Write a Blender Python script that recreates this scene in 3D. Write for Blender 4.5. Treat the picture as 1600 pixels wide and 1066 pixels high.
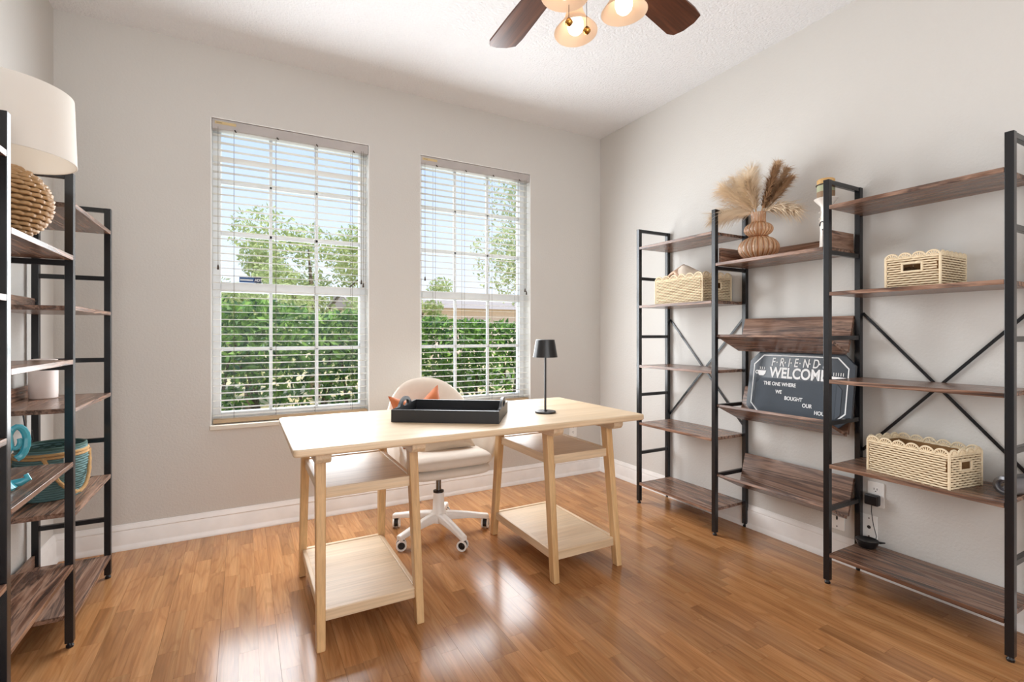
import bpy, bmesh, math, random
from math import sin, cos, pi, radians as R, sqrt
from mathutils import Vector, Matrix, noise as mnoise

# ------------------------------------------------------------------ clear
for o in list(bpy.data.objects):
    bpy.data.objects.remove(o, do_unlink=True)
S = bpy.context.scene
C = S.collection
random.seed(7)

# ------------------------------------------------------------------ camera
F_PX, YAW, HOR, CAM_H = 770.06, 0.499434, 522.38, 1.12494
cd = bpy.data.cameras.new('camera')
cam = bpy.data.objects.new('camera', cd)
C.objects.link(cam)
cd.sensor_fit = 'HORIZONTAL'
cd.sensor_width = 36.0
cd.lens = 36.0 * F_PX / 1600.0
cd.shift_y = -(533.0 - HOR) / 1600.0
cd.clip_start = 0.02
cd.clip_end = 200
cam.location = (0, 0, CAM_H)
cam.rotation_euler = (R(90), 0, -YAW)
S.camera = cam

# ------------------------------------------------------------------ colour management
S.view_settings.view_transform = 'Standard'
S.view_settings.look = 'None'
S.view_settings.gamma = 1.0
S.view_settings.use_curve_mapping = False
S.view_settings.exposure = 0.0
S.cycles.use_denoising = True
S.cycles.max_bounces = 10
S.cycles.diffuse_bounces = 6
S.cycles.transparent_max_bounces = 24
S.cycles.sample_clamp_indirect = 6.0
S.cycles.caustics_reflective = False
S.cycles.caustics_refractive = False

# room constants (metres): camera stands at x=0, y=0; the window wall lies at y=YB
X0, X1, YB, YF, H = -0.826, 2.598, 3.235, -1.25, 2.74

# ------------------------------------------------------------------ sky, sun, added area lights
W = bpy.data.worlds.new('sky')
S.world = W
W.use_nodes = True
nt = W.node_tree
nt.nodes.clear()
out = nt.nodes.new('ShaderNodeOutputWorld')
bg = nt.nodes.new('ShaderNodeBackground')
tc = nt.nodes.new('ShaderNodeTexCoord')
sx = nt.nodes.new('ShaderNodeSeparateXYZ')
rp = nt.nodes.new('ShaderNodeValToRGB')
rp.color_ramp.elements[0].position = 0.0
rp.color_ramp.elements[0].color = (0.95, 0.95, 1.0, 1)
rp.color_ramp.elements[1].position = 0.55
rp.color_ramp.elements[1].color = (0.33, 0.55, 1.0, 1)
e = rp.color_ramp.elements.new(0.18)
e.color = (0.74, 0.83, 1.0, 1)
nt.links.new(tc.outputs['Generated'], sx.inputs[0])
nt.links.new(sx.outputs['Z'], rp.inputs[0])
nt.links.new(rp.outputs[0], bg.inputs[0])
bg.inputs[1].default_value = 1.25
nt.links.new(bg.outputs[0], out.inputs[0])

def light(name, kind, loc, rot, energy, col=(1, 1, 1), **kw):
    d = bpy.data.lights.new(name, kind)
    d.energy = energy
    d.color = col
    for k, v in kw.items():
        setattr(d, k, v)
    o = bpy.data.objects.new(name, d)
    o.location = loc
    o.rotation_euler = rot
    C.objects.link(o)
    return o

light('sun', 'SUN', (0, 0, 9), (R(35), 0, R(18)), 5.2, (1.0, 0.94, 0.82), angle=R(0.6))
# added area lights on the room side of the blinds, boosting the window daylight
for wx in (0.278, 1.49):
    for k in range(4):
        light('window_boost', 'AREA', (wx, YB - 0.05, 0.84 + k * 0.41), (R(-76), 0, 0), 8.8, (0.93, 0.965, 1.0),
              shape='RECTANGLE', size=0.84, size_y=0.38)
        # added area lights outside the panes, brightening slats and jambs
        light('slat_boost', 'AREA', (wx, YB + 0.28, 0.84 + k * 0.41), (R(-78), 0, 0), 3.4, (0.95, 0.975, 1.0),
              shape='RECTANGLE', size=0.84, size_y=0.38)
# added fill light at the closed wall behind the camera
light('rear_fill', 'AREA', (0.5, YF + 0.03, 1.3), (R(90), 0, 0), 52.0, (0.945, 0.97, 1.0),
      shape='RECTANGLE', size=2.3, size_y=2.2)

# ------------------------------------------------------------------ materials
def lin(r, g, b):
    f = lambda c: (c / 255 / 12.92) if c / 255 <= .04045 else ((c / 255 + .055) / 1.055) ** 2.4
    return (f(r), f(g), f(b), 1)

class NT:
    def __init__(s, name):
        s.m = bpy.data.materials.new(name)
        s.m.use_nodes = True
        s.t = s.m.node_tree
        s.b = s.t.nodes['Principled BSDF']
        s.o = s.t.nodes['Material Output']
    def n(s, typ, **kw):
        x = s.t.nodes.new(typ)
        for k, v in kw.items():
            setattr(x, k, v)
        return x
    def l(s, a, b):
        s.t.links.new(a, b)
    def ramp(s, fac, stops):
        r = s.n('ShaderNodeValToRGB')
        els = r.color_ramp.elements
        while len(els) > 1:
            els.remove(els[-1])
        els[0].position, els[0].color = stops[0]
        for p, c in stops[1:]:
            e = els.new(p)
            e.color = c
        s.l(fac, r.inputs[0])
        return r.outputs[0]
    def coords(s, scale=(1, 1, 1), rnd=True):
        tc = s.n('ShaderNodeTexCoord')
        mp = s.n('ShaderNodeMapping')
        mp.inputs['Scale'].default_value = scale
        src = tc.outputs['Object']
        if rnd:
            oi = s.n('ShaderNodeObjectInfo')
            gi = s.n('ShaderNodeNewGeometry')
            ad0 = s.n('ShaderNodeMath', operation='ADD')
            s.l(oi.outputs['Random'], ad0.inputs[0])
            s.l(gi.outputs['Random Per Island'], ad0.inputs[1])
            fr = s.n('ShaderNodeMath', operation='FRACT')
            s.l(ad0.outputs[0], fr.inputs[0])
            s.rnd = fr.outputs[0]
            cm = s.n('ShaderNodeCombineXYZ')
            mu = s.n('ShaderNodeMath', operation='MULTIPLY')
            mu.inputs[1].default_value = 37.0
            s.l(s.rnd, mu.inputs[0])
            for i in range(3):
                s.l(mu.outputs[0], cm.inputs[i])
            ad = s.n('ShaderNodeVectorMath', operation='ADD')
            s.l(src, ad.inputs[0])
            s.l(cm.outputs[0], ad.inputs[1])
            src = ad.outputs[0]
        s.l(src, mp.inputs[0])
        return mp.outputs[0]
    def noise(s, vec, scale, detail=4, rough=.55, dist=0):
        n = s.n('ShaderNodeTexNoise')
        n.inputs['Scale'].default_value = scale
        n.inputs['Detail'].default_value = detail
        n.inputs['Roughness'].default_value = rough
        n.inputs['Distortion'].default_value = dist
        s.l(vec, n.inputs['Vector'])
        return n.outputs[0]
    def bump(s, h, strength, dist):
        b = s.n('ShaderNodeBump')
        b.inputs['Strength'].default_value = strength
        b.inputs['Distance'].default_value = dist
        s.l(h, b.inputs['Height'])
        s.l(b.outputs[0], s.b.inputs['Normal'])
    def set(s, **kw):
        for k, v in kw.items():
            s.b.inputs[k.replace('_', ' ')].default_value = v
        return s

def plain(name, col, rough=.5, metal=0, spec=.5, bump=None, **kw):
    t = NT(name)
    t.set(Base_Color=col, Roughness=rough, Metallic=metal)
    t.b.inputs['Specular IOR Level'].default_value = spec
    v = t.coords()
    # faint tonal variation so that no surface is perfectly flat
    n = t.noise(v, 9, 3)
    c2 = tuple(min(1, x * 1.05) for x in col[:3]) + (1,)
    c1 = tuple(x * .95 for x in col[:3]) + (1,)
    t.l(t.ramp(n, [(.3, c1), (.7, c2)]), t.b.inputs['Base Color'])
    if bump:
        t.bump(t.noise(v, bump[0], 3), bump[1], bump[2])
    for k, x in kw.items():
        t.b.inputs[k.replace('_', ' ')].default_value = x
    return t.m

def wood(name, stops, scale, fine, rough, axis=1, rvar=.25, bumpd=.0004, spec=.5, grainamt=.35, rings=0):
    """streaks running along one axis; darker pores; tone varies from piece to piece"""
    t = NT(name)
    sc = [scale, scale, scale]
    sc[axis] = scale * .07
    v = t.coords(tuple(sc))
    a = t.noise(v, 1.0, 6, .6, .8)
    col = t.ramp(a, stops)
    sf = [fine, fine, fine]
    sf[axis] = fine * .035
    mp = t.n('ShaderNodeMapping')
    mp.inputs['Scale'].default_value = sf
    t.l(v.node.inputs[0].links[0].from_socket, mp.inputs[0])
    g = t.noise(mp.outputs[0], 1.0, 3, .6)
    gm = t.ramp(g, [(.35, (1 - grainamt,) * 3 + (1,)), (.62, (1, 1, 1, 1))])
    mx = t.n('ShaderNodeMix', data_type='RGBA', blend_type='MULTIPLY')
    mx.inputs[0].default_value = 1
    t.l(col, mx.inputs[6])
    t.l(gm, mx.inputs[7])
    if rings:
        sr = [rings, rings, rings]
        sr[axis] = rings * .12
        mp2 = t.n('ShaderNodeMapping')
        mp2.inputs['Scale'].default_value = sr
        t.l(v.node.inputs[0].links[0].from_socket, mp2.inputs[0])
        r0 = t.noise(mp2.outputs[0], 1.0, 2, .4)
        m1 = t.n('ShaderNodeMath', operation='MULTIPLY'); m1.inputs[1].default_value = 70
        t.l(r0, m1.inputs[0])
        m2 = t.n('ShaderNodeMath', operation='SINE'); t.l(m1.outputs[0], m2.inputs[0])
        rg = t.ramp(m2.outputs[0], [(.0, (1, 1, 1, 1)), (.55, (1, 1, 1, 1)), (1, (.87, .84, .81, 1))])
        mx3 = t.n('ShaderNodeMix', data_type='RGBA', blend_type='MULTIPLY')
        mx3.inputs[0].default_value = 1
        t.l(mx.outputs[2], mx3.inputs[6]); t.l(rg, mx3.inputs[7])
        mx = mx3
    hs = t.n('ShaderNodeHueSaturation')
    mr = t.n('ShaderNodeMapRange')
    mr.inputs[3].default_value = 1 - rvar
    mr.inputs[4].default_value = 1 + rvar
    t.l(t.rnd, mr.inputs[0])
    t.l(mr.outputs[0], hs.inputs['Value'])
    t.l(mx.outputs[2], hs.inputs['Color'])
    t.l(hs.outputs[0], t.b.inputs['Base Color'])
    t.set(Roughness=rough)
    t.b.inputs['Specular IOR Level'].default_value = spec
    t.bump(g, .3, bumpd)
    return t.m

M = {}
# painted walls: orange-peel texture
def paint(name, col, sc, st, dist):
    t = NT(name)
    t.set(Base_Color=col, Roughness=.62)
    v = t.coords(rnd=False)
    t.bump(t.noise(v, sc, 3, .6), st, dist)
    n = t.noise(v, 1.5, 3)
    t.l(t.ramp(n, [(.3, tuple(x * .98 for x in col[:3]) + (1,)), (.7, col)]), t.b.inputs['Base Color'])
    return t.m
M['wall'] = paint('greige_wall_paint', lin(209, 206, 201), 90, .35, .004)
M['ceil'] = paint('white_textured_ceiling', lin(239, 240, 242), 75, .8, .012)
M['trim'] = plain('white_trim_gloss', lin(236, 233, 230), .35)
M['reveal'] = plain('white_window_reveal', lin(240, 240, 238), .5)
M['vinyl'] = plain('white_window_vinyl', lin(238, 240, 242), .35)
M['marble'] = plain('pale_marble_sill', lin(214, 206, 192), .3)
M['slat'] = None
M['headrail'] = plain('grey_white_headrail', lin(182, 176, 173), .45)
M['shaded_rail'] = plain('shaded_bottom_rail', lin(178, 152, 120), .5)  # brownish shade on the bottom rail, put into its colour
M['cord'] = plain('blind_cord', lin(120, 112, 100), .7)
M['tassel'] = plain('dark_tassel', lin(70, 58, 48), .6)
M['black'] = plain('black_powder_coated_steel', lin(24, 25, 28), .24)
M['foot'] = plain('black_plastic', lin(20, 20, 22), .3)
M['tray'] = plain('black_painted_wood', lin(34, 35, 38), .42)
M['lampblack'] = plain('satin_black_metal', lin(30, 29, 30), .3)
M['floor'] = wood('oak_laminate', [(.25, lin(150, 102, 63)), (.5, lin(176, 124, 79)), (.75, lin(193, 145, 98))], 14, 130, .19, 1, .17, .0002, .5, .2, 9)
M['floor_base'] = plain('floor_underlay', lin(70, 42, 22), .6)
M['rustic'] = wood('rustic_brown_board', [(.30, lin(56, 42, 37)), (.42, lin(118, 84, 66)), (.49, lin(160, 126, 106)), (.56, lin(86, 66, 58)), (.64, lin(146, 108, 86)), (.74, lin(70, 54, 48))], 17, 160, .27, 1, .1, .0003, .5, .3)
M['rustic_x'] = wood('rustic_brown_board_cross', [(.30, lin(56, 42, 37)), (.42, lin(118, 84, 66)), (.49, lin(160, 126, 106)), (.56, lin(86, 66, 58)), (.64, lin(146, 108, 86)), (.74, lin(70, 54, 48))], 17, 160, .27, 0, .1, .0003, .5, .3)
PINE = [(.25, lin(203, 174, 139)), (.5, lin(217, 191, 158)), (.75, lin(225, 203, 174))]
M['pine_x'] = wood('pale_rubberwood_x', PINE, 12, 120, .4, 0, .05, .0002, .5, .16)
M['pine_y'] = wood('pale_rubberwood_y', PINE, 12, 120, .45, 1, .05, .0002, .5, .16)
LEG = [(.25, lin(192, 148, 98)), (.5, lin(212, 173, 123)), (.75, lin(222, 186, 139))]
M['pine_z'] = wood('pale_rubberwood_z', LEG, 12, 120, .45, 2, .05, .0002, .5, .16)
M['walnut'] = wood('walnut_blade', [(.3, lin(66, 36, 24)), (.55, lin(104, 60, 40)), (.75, lin(128, 80, 54))], 16, 140, .3, 0, .05, .0002, .5, .3)
M['brass'] = plain('aged_brass', lin(190, 140, 70), .25, 1)
M['bronze'] = plain('dark_bronze', lin(70, 50, 40), .35, .8)
M['opal'] = None
M['fabric'] = plain('cream_upholstery', lin(220, 210, 197), .9, bump=(420, .25, .001), Sheen_Weight=.3)
M['beige_cushion'] = plain('beige_cushion_fabric', lin(206, 190, 170), .95, bump=(380, .3, .001))
M['rust'] = plain('rust_orange_velvet', lin(182, 98, 48), .85, bump=(300, .3, .001), Sheen_Weight=.4)
M['white_plastic'] = plain('white_plastic', lin(232, 228, 222), .35)
M['chrome'] = plain('chrome', lin(120, 118, 118), .18, 1)
M['straw'] = plain('cream_paper_rope', lin(232, 214, 182), .8, bump=(260, .6, .002))
M['gap_shade'] = plain('weave_gap_shade', lin(140, 104, 64), .9)  # dark tone standing for the shade in the gaps of weaves
M['blanket'] = plain('cream_blanket_fleece', lin(236, 222, 204), .95, bump=(200, .6, .003), Sheen_Weight=.3)
M['blanket_pink'] = plain('pale_rose_lining', lin(222, 190, 166), .95, bump=(200, .4, .002))
M['seed_brown'] = plain('dried_brown_pod', lin(96, 70, 38), .8, bump=(150, .8, .004))
M['seed_orange'] = plain('dried_orange_pod', lin(176, 92, 44), .8, bump=(150, .8, .004))
M['pampas'] = plain('pampas_plume', lin(236, 218, 192), .95)
M['wheat'] = plain('dried_brown_grass', lin(196, 164, 130), .95)
M['stem'] = plain('dried_stem', lin(190, 150, 100), .8)
M['ceramic'] = plain('white_glazed_ceramic', lin(236, 230, 222), .3)
M['wax_tan'] = plain('tan_wax', lin(206, 164, 104), .6, bump=(80, .5, .004))
M['wax_green'] = plain('sage_wax', lin(168, 172, 140), .6)
M['wax_brown'] = plain('brown_wax', lin(140, 112, 84), .6)
M['board'] = plain('charcoal_sign_board', lin(50, 56, 64), .25)
M['felt'] = plain('slate_letter_felt', lin(58, 66, 76), .6)
M['white_ink'] = plain('white_lettering', lin(238, 238, 238), .5)
M['raw_wood'] = wood('raw_sign_edge', [(.3, lin(120, 84, 50)), (.6, lin(160, 116, 72))], 20, 140, .6, 2, .05)
M['plate'] = plain('white_wall_plate', lin(240, 238, 234), .35)
M['slot'] = plain('dark_slot', lin(40, 36, 34), .6)
M['grey_metal'] = plain('grey_brushed_metal', lin(128, 128, 132), .3, .7)
M['rattan'] = plain('woven_seagrass', lin(178, 140, 96), .45, bump=(240, .5, .002))
M['speaker'] = plain('pale_pink_white_ceramic', lin(232, 220, 214), .5)
M['teal_weave'] = plain('teal_woven_rope', lin(98, 130, 130), .85, bump=(200, .6, .002))
M['rope'] = plain('natural_rope', lin(190, 152, 104), .9, bump=(200, .6, .003))
M['teal_glaze'] = plain('teal_ceramic_glaze', lin(74, 158, 172), .12)
M['teal_inside'] = plain('dark_teal_lining', lin(66, 92, 84), .9)
M['sticker_blue'] = plain('blue_sticker', lin(40, 84, 140), .4)
M['sticker_navy'] = plain('navy_sticker', lin(22, 40, 84), .4)
M['label_tan'] = plain('tan_paper_label', lin(206, 184, 136), .6)
M['ink'] = plain('dark_ink', lin(70, 58, 44), .6)
M['earth'] = plain('pale_dry_ground', lin(206, 188, 142), .95, bump=(20, .6, .02))
M['bark'] = plain('grey_brown_bark', lin(112, 96, 78), .9, bump=(40, .8, .02))
M['stucco'] = plain('pale_pink_stucco', lin(226, 206, 196), .9)
M['shingle'] = plain('grey_roof_shingle', lin(170, 158, 152), .9)

def leafmat(name, c1, c2, trans):
    t = NT(name)
    v = t.coords()
    col = t.ramp(t.rnd, [(.0, c1), (1, c2)])
    t.l(col, t.b.inputs['Base Color'])
    t.set(Roughness=.45)
    tr = t.n('ShaderNodeBsdfTranslucent')
    t.l(col, tr.inputs[0])
    mx = t.n('ShaderNodeMixShader')
    mx.inputs[0].default_value = trans
    t.l(t.b.outputs[0], mx.inputs[1])
    t.l(tr.outputs[0], mx.inputs[2])
    t.l(mx.outputs[0], t.o.inputs[0])
    return t.m
M['hedge_leaf'] = leafmat('hedge_leaf', lin(56, 96, 58), lin(144, 184, 82), .3)
M['tree_leaf'] = leafmat('tree_leaf', lin(164, 180, 118), lin(212, 218, 160), .4)
M['tree_leaf2'] = leafmat('tree_leaf_pale', lin(180, 192, 142), lin(222, 226, 182), .4)

def glassmat():
    t = NT('window_glass')
    tr = t.n('ShaderNodeBsdfTransparent')
    tr.inputs[0].default_value = (.97, .985, .98, 1)
    gl = t.n('ShaderNodeBsdfGlossy')
    gl.inputs['Roughness'].default_value = .02
    fr = t.n('ShaderNodeFresnel')
    fr.inputs[0].default_value = 1.2
    mx = t.n('ShaderNodeMixShader')
    t.l(fr.outputs[0], mx.inputs[0])
    t.l(tr.outputs[0], mx.inputs[1])
    t.l(gl.outputs[0], mx.inputs[2])
    t.l(mx.outputs[0], t.o.inputs[0])
    return t.m
M['glass'] = glassmat()

def amber():
    t = NT('amber_ribbed_glass')
    tr = t.n('ShaderNodeBsdfTransparent')
    tr.inputs[0].default_value = (.93, .74, .56, 1)
    t.set(Roughness=.06)
    t.b.inputs['Specular IOR Level'].default_value = .9
    tc_ = t.n('ShaderNodeTexCoord')
    sp_ = t.n('ShaderNodeSeparateXYZ')
    t.l(tc_.outputs['Object'], sp_.inputs[0])
    at = t.n('ShaderNodeMath', operation='ARCTAN2')
    t.l(sp_.outputs[1], at.inputs[0]); t.l(sp_.outputs[0], at.inputs[1])
    mu = t.n('ShaderNodeMath', operation='MULTIPLY'); mu.inputs[1].default_value = 11
    t.l(at.outputs[0], mu.inputs[0])
    sn = t.n('ShaderNodeMath', operation='SINE'); t.l(mu.outputs[0], sn.inputs[0])
    ab = t.n('ShaderNodeMath', operation='ABSOLUTE'); t.l(sn.outputs[0], ab.inputs[0])
    # glass tint by rib thickness; bright and dark light streaks painted into the colour
    t.l(t.ramp(ab.outputs[0], [(.08, lin(116, 66, 34)), (.4, lin(190, 138, 94)), (.9, lin(240, 212, 182))]), t.b.inputs['Base Color'])
    mx = t.n('ShaderNodeMixShader')
    mr = t.n('ShaderNodeMapRange')
    mr.inputs[3].default_value = .85
    mr.inputs[4].default_value = .26
    t.l(ab.outputs[0], mr.inputs[0])
    t.l(mr.outputs[0], mx.inputs[0])
    t.l(tr.outputs[0], mx.inputs[1])
    t.l(t.b.outputs[0], mx.inputs[2])
    t.l(mx.outputs[0], t.o.inputs[0])
    return t.m
M['amber'] = amber()

def shadecloth(name, col, trans):
    t = NT(name)
    t.set(Base_Color=col, Roughness=.9)
    v = t.coords()
    t.bump(t.noise(v, 500, 2), .2, .0005)
    tr = t.n('ShaderNodeBsdfTranslucent')
    tr.inputs[0].default_value = col
    mx = t.n('ShaderNodeMixShader')
    mx.inputs[0].default_value = trans
    t.l(t.b.outputs[0], mx.inputs[1])
    t.l(tr.outputs[0], mx.inputs[2])
    t.l(mx.outputs[0], t.o.inputs[0])
    return t.m
M['linen'] = shadecloth('cream_linen_shade', lin(242, 238, 232), .35)
M['slat'] = shadecloth('white_blind_slat', lin(246, 244, 240), .5)
M['opal'] = shadecloth('opal_glass_shade', lin(244, 226, 206), .55)

def emis(name, col, st):
    t = NT(name)
    t.b.inputs['Emission Color'].default_value = col
    t.b.inputs['Emission Strength'].default_value = st
    t.set(Base_Color=(1, 1, 1, 1))
    return t.m
M['bulb'] = emis('glowing_bulb', lin(255, 240, 222), 2.6)
M['warm_bulb'] = emis('warm_lamp_bulb', lin(255, 214, 165), 2.5)

# ------------------------------------------------------------------ mesh builder
class MB:
    def __init__(s):
        s.v, s.f = [], []
    def add(s, vs, fs):
        k = len(s.v)
        s.v += [tuple(p) for p in vs]
        s.f += [tuple(i + k for i in f) for f in fs]
        return s
    def box(s, x0, x1, y0, y1, z0, z1):
        return s.add([(x0, y0, z0), (x1, y0, z0), (x1, y1, z0), (x0, y1, z0), (x0, y0, z1), (x1, y0, z1), (x1, y1, z1), (x0, y1, z1)],
                     [(0, 3, 2, 1), (4, 5, 6, 7), (0, 1, 5, 4), (1, 2, 6, 5), (2, 3, 7, 6), (3, 0, 4, 7)])
    def beam(s, a, b, w, h, up=(0, 0, 1), w2=None, h2=None):
        """rectangular bar from a to b, w across, h along up; may taper"""
        a, b = Vector(a), Vector(b)
        d = (b - a).normalized()
        u = Vector(up)
        sd = d.cross(u).normalized()
        u = sd.cross(d).normalized()
        w2 = w if w2 is None else w2
        h2 = h if h2 is None else h2
        vs = []
        for p, ww, hh in ((a, w, h), (b, w2, h2)):
            for i, j in ((-1, -1), (1, -1), (1, 1), (-1, 1)):
                vs.append(p + sd * (i * ww / 2) + u * (j * hh / 2))
        return s.add(vs, [(0, 1, 2, 3), (7, 6, 5, 4), (0, 4, 5, 1), (1, 5, 6, 2), (2, 6, 7, 3), (3, 7, 4, 0)])
    def tube(s, path, r, n=8, closed=False, cap=True):
        path = [Vector(p) for p in path]
        m = len(path)
        rr = r if isinstance(r, (list, tuple)) else [r] * m
        vs, fs = [], []
        prev = None
        for i, p in enumerate(path):
            if closed:
                t = path[(i + 1) % m] - path[i - 1]
            else:
                t = path[min(i + 1, m - 1)] - path[max(i - 1, 0)]
            if t.length < 1e-9:
                t = Vector((0, 0, 1))
            t.normalize()
            if prev is None:
                ref = Vector((0, 0, 1)) if abs(t.z) < .9 else Vector((1, 0, 0))
                nrm = (ref - t * ref.dot(t)).normalized()
            else:
                nrm = prev - t * prev.dot(t)
                nrm = nrm.normalized() if nrm.length > 1e-6 else prev
            prev = nrm
            bn = t.cross(nrm)
            for k in range(n):
                a = 2 * pi * k / n
                vs.append(p + (nrm * cos(a) + bn * sin(a)) * rr[i])
        for i in range(m if closed else m - 1):
            j = (i + 1) % m
            for k in range(n):
                k2 = (k + 1) % n
                fs.append((i * n + k, i * n + k2, j * n + k2, j * n + k))
        if cap and not closed:
            fs.append(tuple(range(n))[::-1])
            fs.append(tuple((m - 1) * n + k for k in range(n)))
        return s.add(vs, fs)
    def lathe(s, prof, c=(0, 0, 0), n=32, rib=None, cap=True):
        """profile = [(radius, z)]; rib(angle, i) scales the radius"""
        vs, fs = [], []
        for i, (r, z) in enumerate(prof):
            for k in range(n):
                a = 2 * pi * k / n
                q = r * (rib(a, i) if rib else 1)
                vs.append((c[0] + q * cos(a), c[1] + q * sin(a), c[2] + z))
        for i in range(len(prof) - 1):
            for k in range(n):
                k2 = (k + 1) % n
                fs.append((i * n + k, i * n + k2, (i + 1) * n + k2, (i + 1) * n + k))
        if cap:
            if prof[0][0] > 1e-5:
                fs.append(tuple(range(n))[::-1])
            if prof[-1][0] > 1e-5:
                fs.append(tuple((len(prof) - 1) * n + k for k in range(n)))
        return s.add(vs, fs)
    def prism(s, poly, fn, d0, d1):
        """poly = [(u,v)], fn(u,v,d) -> xyz"""
        n = len(poly)
        vs = [fn(u, v, d0) for u, v in poly] + [fn(u, v, d1) for u, v in poly]
        fs = [tuple(range(n))[::-1], tuple(range(n, 2 * n))]
        for i in range(n):
            j = (i + 1) % n
            fs.append((i, j, n + j, n + i))
        return s.add(vs, fs)
    def grid(s, nu, nv, fn, cu=False, cv=False):
        vs = [fn(i / (nu if cu else nu - 1), j / (nv if cv else nv - 1)) for i in range(nu) for j in range(nv)]
        fs = []
        for i in range(nu if cu else nu - 1):
            for j in range(nv if cv else nv - 1):
                i2, j2 = (i + 1) % nu, (j + 1) % nv
                fs.append((i * nv + j, i2 * nv + j, i2 * nv + j2, i * nv + j2))
        return s.add(vs, fs)
    def xf(s, m):
        s.v = [tuple(m @ Vector(p)) for p in s.v]
        return s
    def mesh(s, name, smooth=False, ang=40):
        me = bpy.data.meshes.new(name)
        me.from_pydata(s.v, [], s.f)
        bm = bmesh.new()
        bm.from_mesh(me)
        bmesh.ops.recalc_face_normals(bm, faces=bm.faces)
        bm.to_mesh(me)
        bm.free()
        if smooth:
            me.shade_smooth()
            me.set_sharp_from_angle(angle=R(ang))
        me.update()
        return me
    def build(s, name, mat, parent=None, smooth=False, bevel=0, off=True, ang=40, seg=2):
        """vertices are in world space when the parent is an unrotated thing (off=True)"""
        if parent is not None and off:
            root = parent
            tot = Vector((0, 0, 0))
            while root is not None:
                tot += root.location
                root = root.parent
            s.v = [(x - tot.x, y - tot.y, z - tot.z) for x, y, z in s.v]
        elif parent is None and off:
            xs = [p[0] for p in s.v]; ys = [p[1] for p in s.v]; zs = [p[2] for p in s.v]
            org = Vector(((min(xs) + max(xs)) / 2, (min(ys) + max(ys)) / 2, min(zs)))
            s.v = [(x - org.x, y - org.y, z - org.z) for x, y, z in s.v]
        o = bpy.data.objects.new(name, s.mesh(name, smooth, ang))
        o.data.materials.append(M[mat] if isinstance(mat, str) else mat)
        C.objects.link(o)
        if parent is not None:
            o.parent = parent
        elif off:
            o.location = org
        if bevel:
            b = o.modifiers.new('bevel', 'BEVEL')
            b.width = bevel
            b.segments = seg
            b.limit_method = 'ANGLE'
            b.angle_limit = R(35)
        return o

def tag(o, label=None, cat=None, group=None, kind=None):
    if label: o['label'] = label
    if cat: o['category'] = cat
    if group: o['group'] = group
    if kind: o['kind'] = kind
    return o

def thing(name, label, cat, loc=(0, 0, 0), rz=0, group=None):
    o = bpy.data.objects.new(name, None)
    o.empty_display_size = .05
    o.location = loc
    o.rotation_euler = (0, 0, rz)
    C.objects.link(o)
    return tag(o, label, cat, group)

def copy_part(src, parent, loc=None, rot=None):
    c = src.copy()
    C.objects.link(c)
    c.parent = parent
    if loc is not None: c.location = loc
    if rot is not None: c.rotation_euler = rot
    return c

def curve_mesh(name, splines, depth, mat, parent, loc=(0, 0, 0), rot=None):
    """flat 2-D outlines (holes allowed), extruded by depth, in the parent's space"""
    cu = bpy.data.curves.new(name, 'CURVE')
    cu.dimensions = '2D'
    cu.fill_mode = 'BOTH'
    cu.extrude = depth / 2
    for pts in splines:
        sp = cu.splines.new('POLY')
        sp.points.add(len(pts) - 1)
        for p, q in zip(sp.points, pts):
            p.co = (q[0], q[1], 0, 1)
        sp.use_cyclic_u = True
    return _curve_to(name, cu, mat, parent, loc, rot)

def _curve_to(name, cu, mat, parent, loc, rot):
    t = bpy.data.objects.new(name + '_tmp', cu)
    C.objects.link(t)
    bpy.context.view_layer.update()
    me = bpy.data.meshes.new_from_object(t.evaluated_get(bpy.context.evaluated_depsgraph_get()))
    bpy.data.objects.remove(t, do_unlink=True)
    bpy.data.curves.remove(cu)
    me.name = name
    me.materials.clear()
    me.materials.append(M[mat])
    o = bpy.data.objects.new(name, me)
    C.objects.link(o)
    o.parent = parent
    o.location = loc
    if rot: o.rotation_euler = rot
    return o

def text(name, body, size, mat, parent, loc, rot, shear=0, spacing=1.0, bold=0, align='LEFT', depth=.0006, sx=1):
    cu = bpy.data.curves.new(name, 'FONT')
    cu.body = body
    cu.size = size
    cu.shear = shear
    cu.space_character = spacing
    cu.offset = bold
    cu.align_x = align
    cu.extrude = depth
    o = _curve_to(name, cu, mat, parent, loc, rot)
    o.scale.x = sx
    return o

# ================================================================== STRUCTURE
# ---- floor: oak strips, each its own plank
fl = MB().box(X0, X1, YF, YB, -.05, -.009).build('floor', 'floor_base')
tag(fl, kind='structure')
SW = .0625
ns = int((X1 - X0) / SW) + 1
planks = []
for i in range(ns):
    xa = X0 + i * SW
    xb = min(xa + SW, X1)
    y = YF - random.random() * .4
    while y < YB:
        L = random.uniform(.27, .52)
        ya, yb = max(y, YF), min(y + L, YB)
        y += L
        if yb - ya < .02:
            continue
        cx, cy = (xa + xb) / 2, (ya + yb) / 2
        d = cx * sin(YAW) + cy * cos(YAW)
        rr = cx * cos(YAW) - cy * sin(YAW)
        vis = d > .4 and abs(rr / d) < 1.08 and CAM_H / d * F_PX < 580
        planks.append((d if vis else 1e3 + d, xa, xb, ya, yb, i % 3))
planks.sort()
def plankbox(mb, xa, xb, ya, yb, third, ox=0, oy=0):
    g0 = .0006 if third == 0 else .00015
    mb.box(xa + g0 - ox, xb - .00015 - ox, ya + .00025 - oy, yb - .00025 - oy, -.009, 0)
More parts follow.
